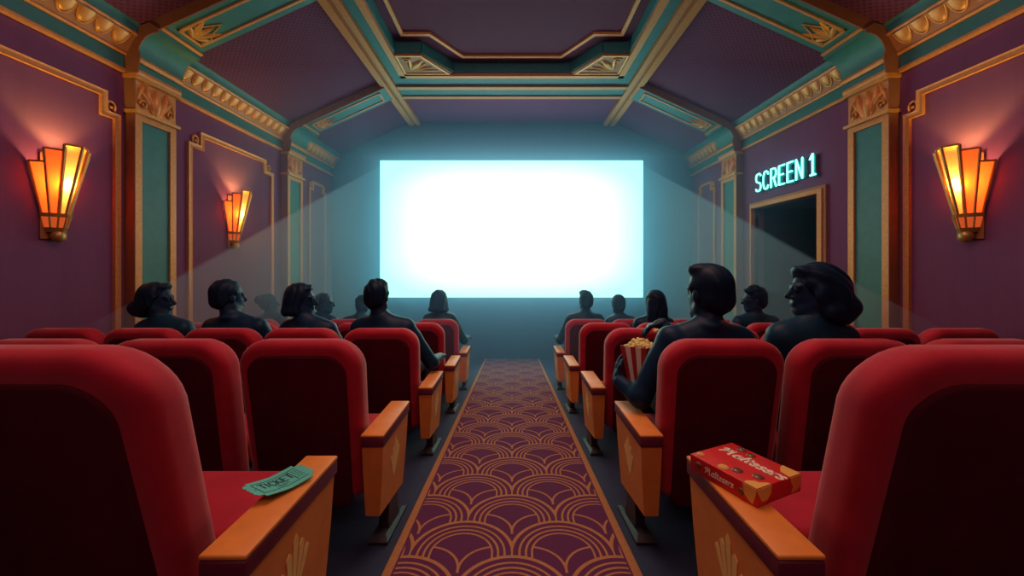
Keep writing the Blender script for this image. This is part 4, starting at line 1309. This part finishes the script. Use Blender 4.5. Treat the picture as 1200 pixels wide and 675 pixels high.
# ================================================================== HAZE (lit by the screen)
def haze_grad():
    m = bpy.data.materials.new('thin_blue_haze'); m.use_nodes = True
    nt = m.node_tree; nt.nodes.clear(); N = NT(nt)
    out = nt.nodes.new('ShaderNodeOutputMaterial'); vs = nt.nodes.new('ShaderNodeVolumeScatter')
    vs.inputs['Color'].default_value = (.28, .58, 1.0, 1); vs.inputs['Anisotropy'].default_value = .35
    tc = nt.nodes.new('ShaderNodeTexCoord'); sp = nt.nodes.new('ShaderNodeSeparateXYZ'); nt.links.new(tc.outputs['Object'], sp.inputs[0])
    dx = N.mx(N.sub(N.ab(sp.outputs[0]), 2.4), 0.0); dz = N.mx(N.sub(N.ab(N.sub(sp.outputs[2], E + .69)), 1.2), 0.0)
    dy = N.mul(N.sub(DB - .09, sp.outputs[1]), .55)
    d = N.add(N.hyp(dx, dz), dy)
    nt.links.new(N.add(HAZE0, N.mul(HAZE1, N.m('EXPONENT', N.mul(d, -2.4)))), vs.inputs['Density'])  # haze thickened round the screen edges to shape its glow
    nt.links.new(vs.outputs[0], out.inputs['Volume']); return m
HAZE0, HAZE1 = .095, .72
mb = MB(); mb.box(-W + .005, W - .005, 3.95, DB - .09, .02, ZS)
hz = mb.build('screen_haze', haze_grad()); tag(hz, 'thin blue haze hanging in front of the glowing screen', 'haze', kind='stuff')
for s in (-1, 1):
    # denser haze wedge shaped as a light shaft, screen's upper edge to side wall
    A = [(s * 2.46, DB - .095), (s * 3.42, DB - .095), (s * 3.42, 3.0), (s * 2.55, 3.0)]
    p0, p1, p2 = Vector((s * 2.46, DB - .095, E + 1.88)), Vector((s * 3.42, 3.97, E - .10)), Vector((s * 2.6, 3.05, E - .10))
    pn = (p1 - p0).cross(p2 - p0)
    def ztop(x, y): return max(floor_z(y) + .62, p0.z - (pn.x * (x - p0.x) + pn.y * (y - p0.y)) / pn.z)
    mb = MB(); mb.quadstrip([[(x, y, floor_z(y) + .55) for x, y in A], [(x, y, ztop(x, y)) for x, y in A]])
    o = mb.build('haze_wedge', haze_mat('shaft_shaped_haze', .46)); tag(o, 'denser haze wedge shaped as a light shaft reaching the %s' % ('doorway' if s > 0 else 'wall opposite the doorway'), 'haze', kind='stuff')

# ================================================================== LIGHTS
def area(name, loc, rot, size, e, c, sy=None):
    ld = bpy.data.lights.new(name, 'AREA'); ld.energy = e; ld.color = c; ld.size = size
    if sy: ld.shape = 'RECTANGLE'; ld.size_y = sy
    o = bpy.data.objects.new(name, ld); col.objects.link(o); o.location = loc; o.rotation_euler = rot
    return o
area('added_fill_light', (0, 2.3, ZC + .10), (0, 0, 0), 2.2, 62, (1, .55, .40), 2.4)  # unseen warm fill added overhead to brighten seats and carpet
for q in (-1, 1):  # unseen point lights added to brighten the tray risers and ceiling
    ld = bpy.data.lights.new('added_tray_light', 'POINT'); ld.energy = 12; ld.color = (1, .74, .68); ld.shadow_soft_size = .12
    o = bpy.data.objects.new('added_tray_light', ld); col.objects.link(o); o.location = (q * .9, 3.1, ZC - .03)
area('added_fill_light', (0, -1.2, ZC - .1), (0, 0, 0), 2.4, 27, (1, .58, .45), 1.2)  # second added fill, unseen behind the camera

w = bpy.data.worlds.new('world'); bpy.context.scene.world = w; w.use_nodes = True
w.node_tree.nodes['Background'].inputs[0].default_value = (0.05, 0.03, 0.06, 1); w.node_tree.nodes['Background'].inputs[1].default_value = .2

# ================================================================== CAMERA
cd = bpy.data.cameras.new('camera'); cd.sensor_width = 36; cd.lens = F / 1200 * 36
cd.shift_y = -(337.5 - 311) / 1200; cd.clip_start = .02
cam = bpy.data.objects.new('camera', cd); col.objects.link(cam)
cam.location = (0, 0, E); cam.rotation_euler = (R(90), 0, 0)
sc = bpy.context.scene; sc.camera = cam
sc.view_settings.view_transform = 'Standard'; sc.view_settings.look = 'None'; sc.view_settings.gamma = 1; sc.view_settings.use_curve_mapping = False
sc.view_settings.exposure = 0.0
sc.cycles.use_denoising = True
sc.cycles.max_bounces = 8; sc.cycles.volume_bounces = 1; sc.cycles.transparent_max_bounces = 12
sc.cycles.sample_clamp_indirect = 4.0
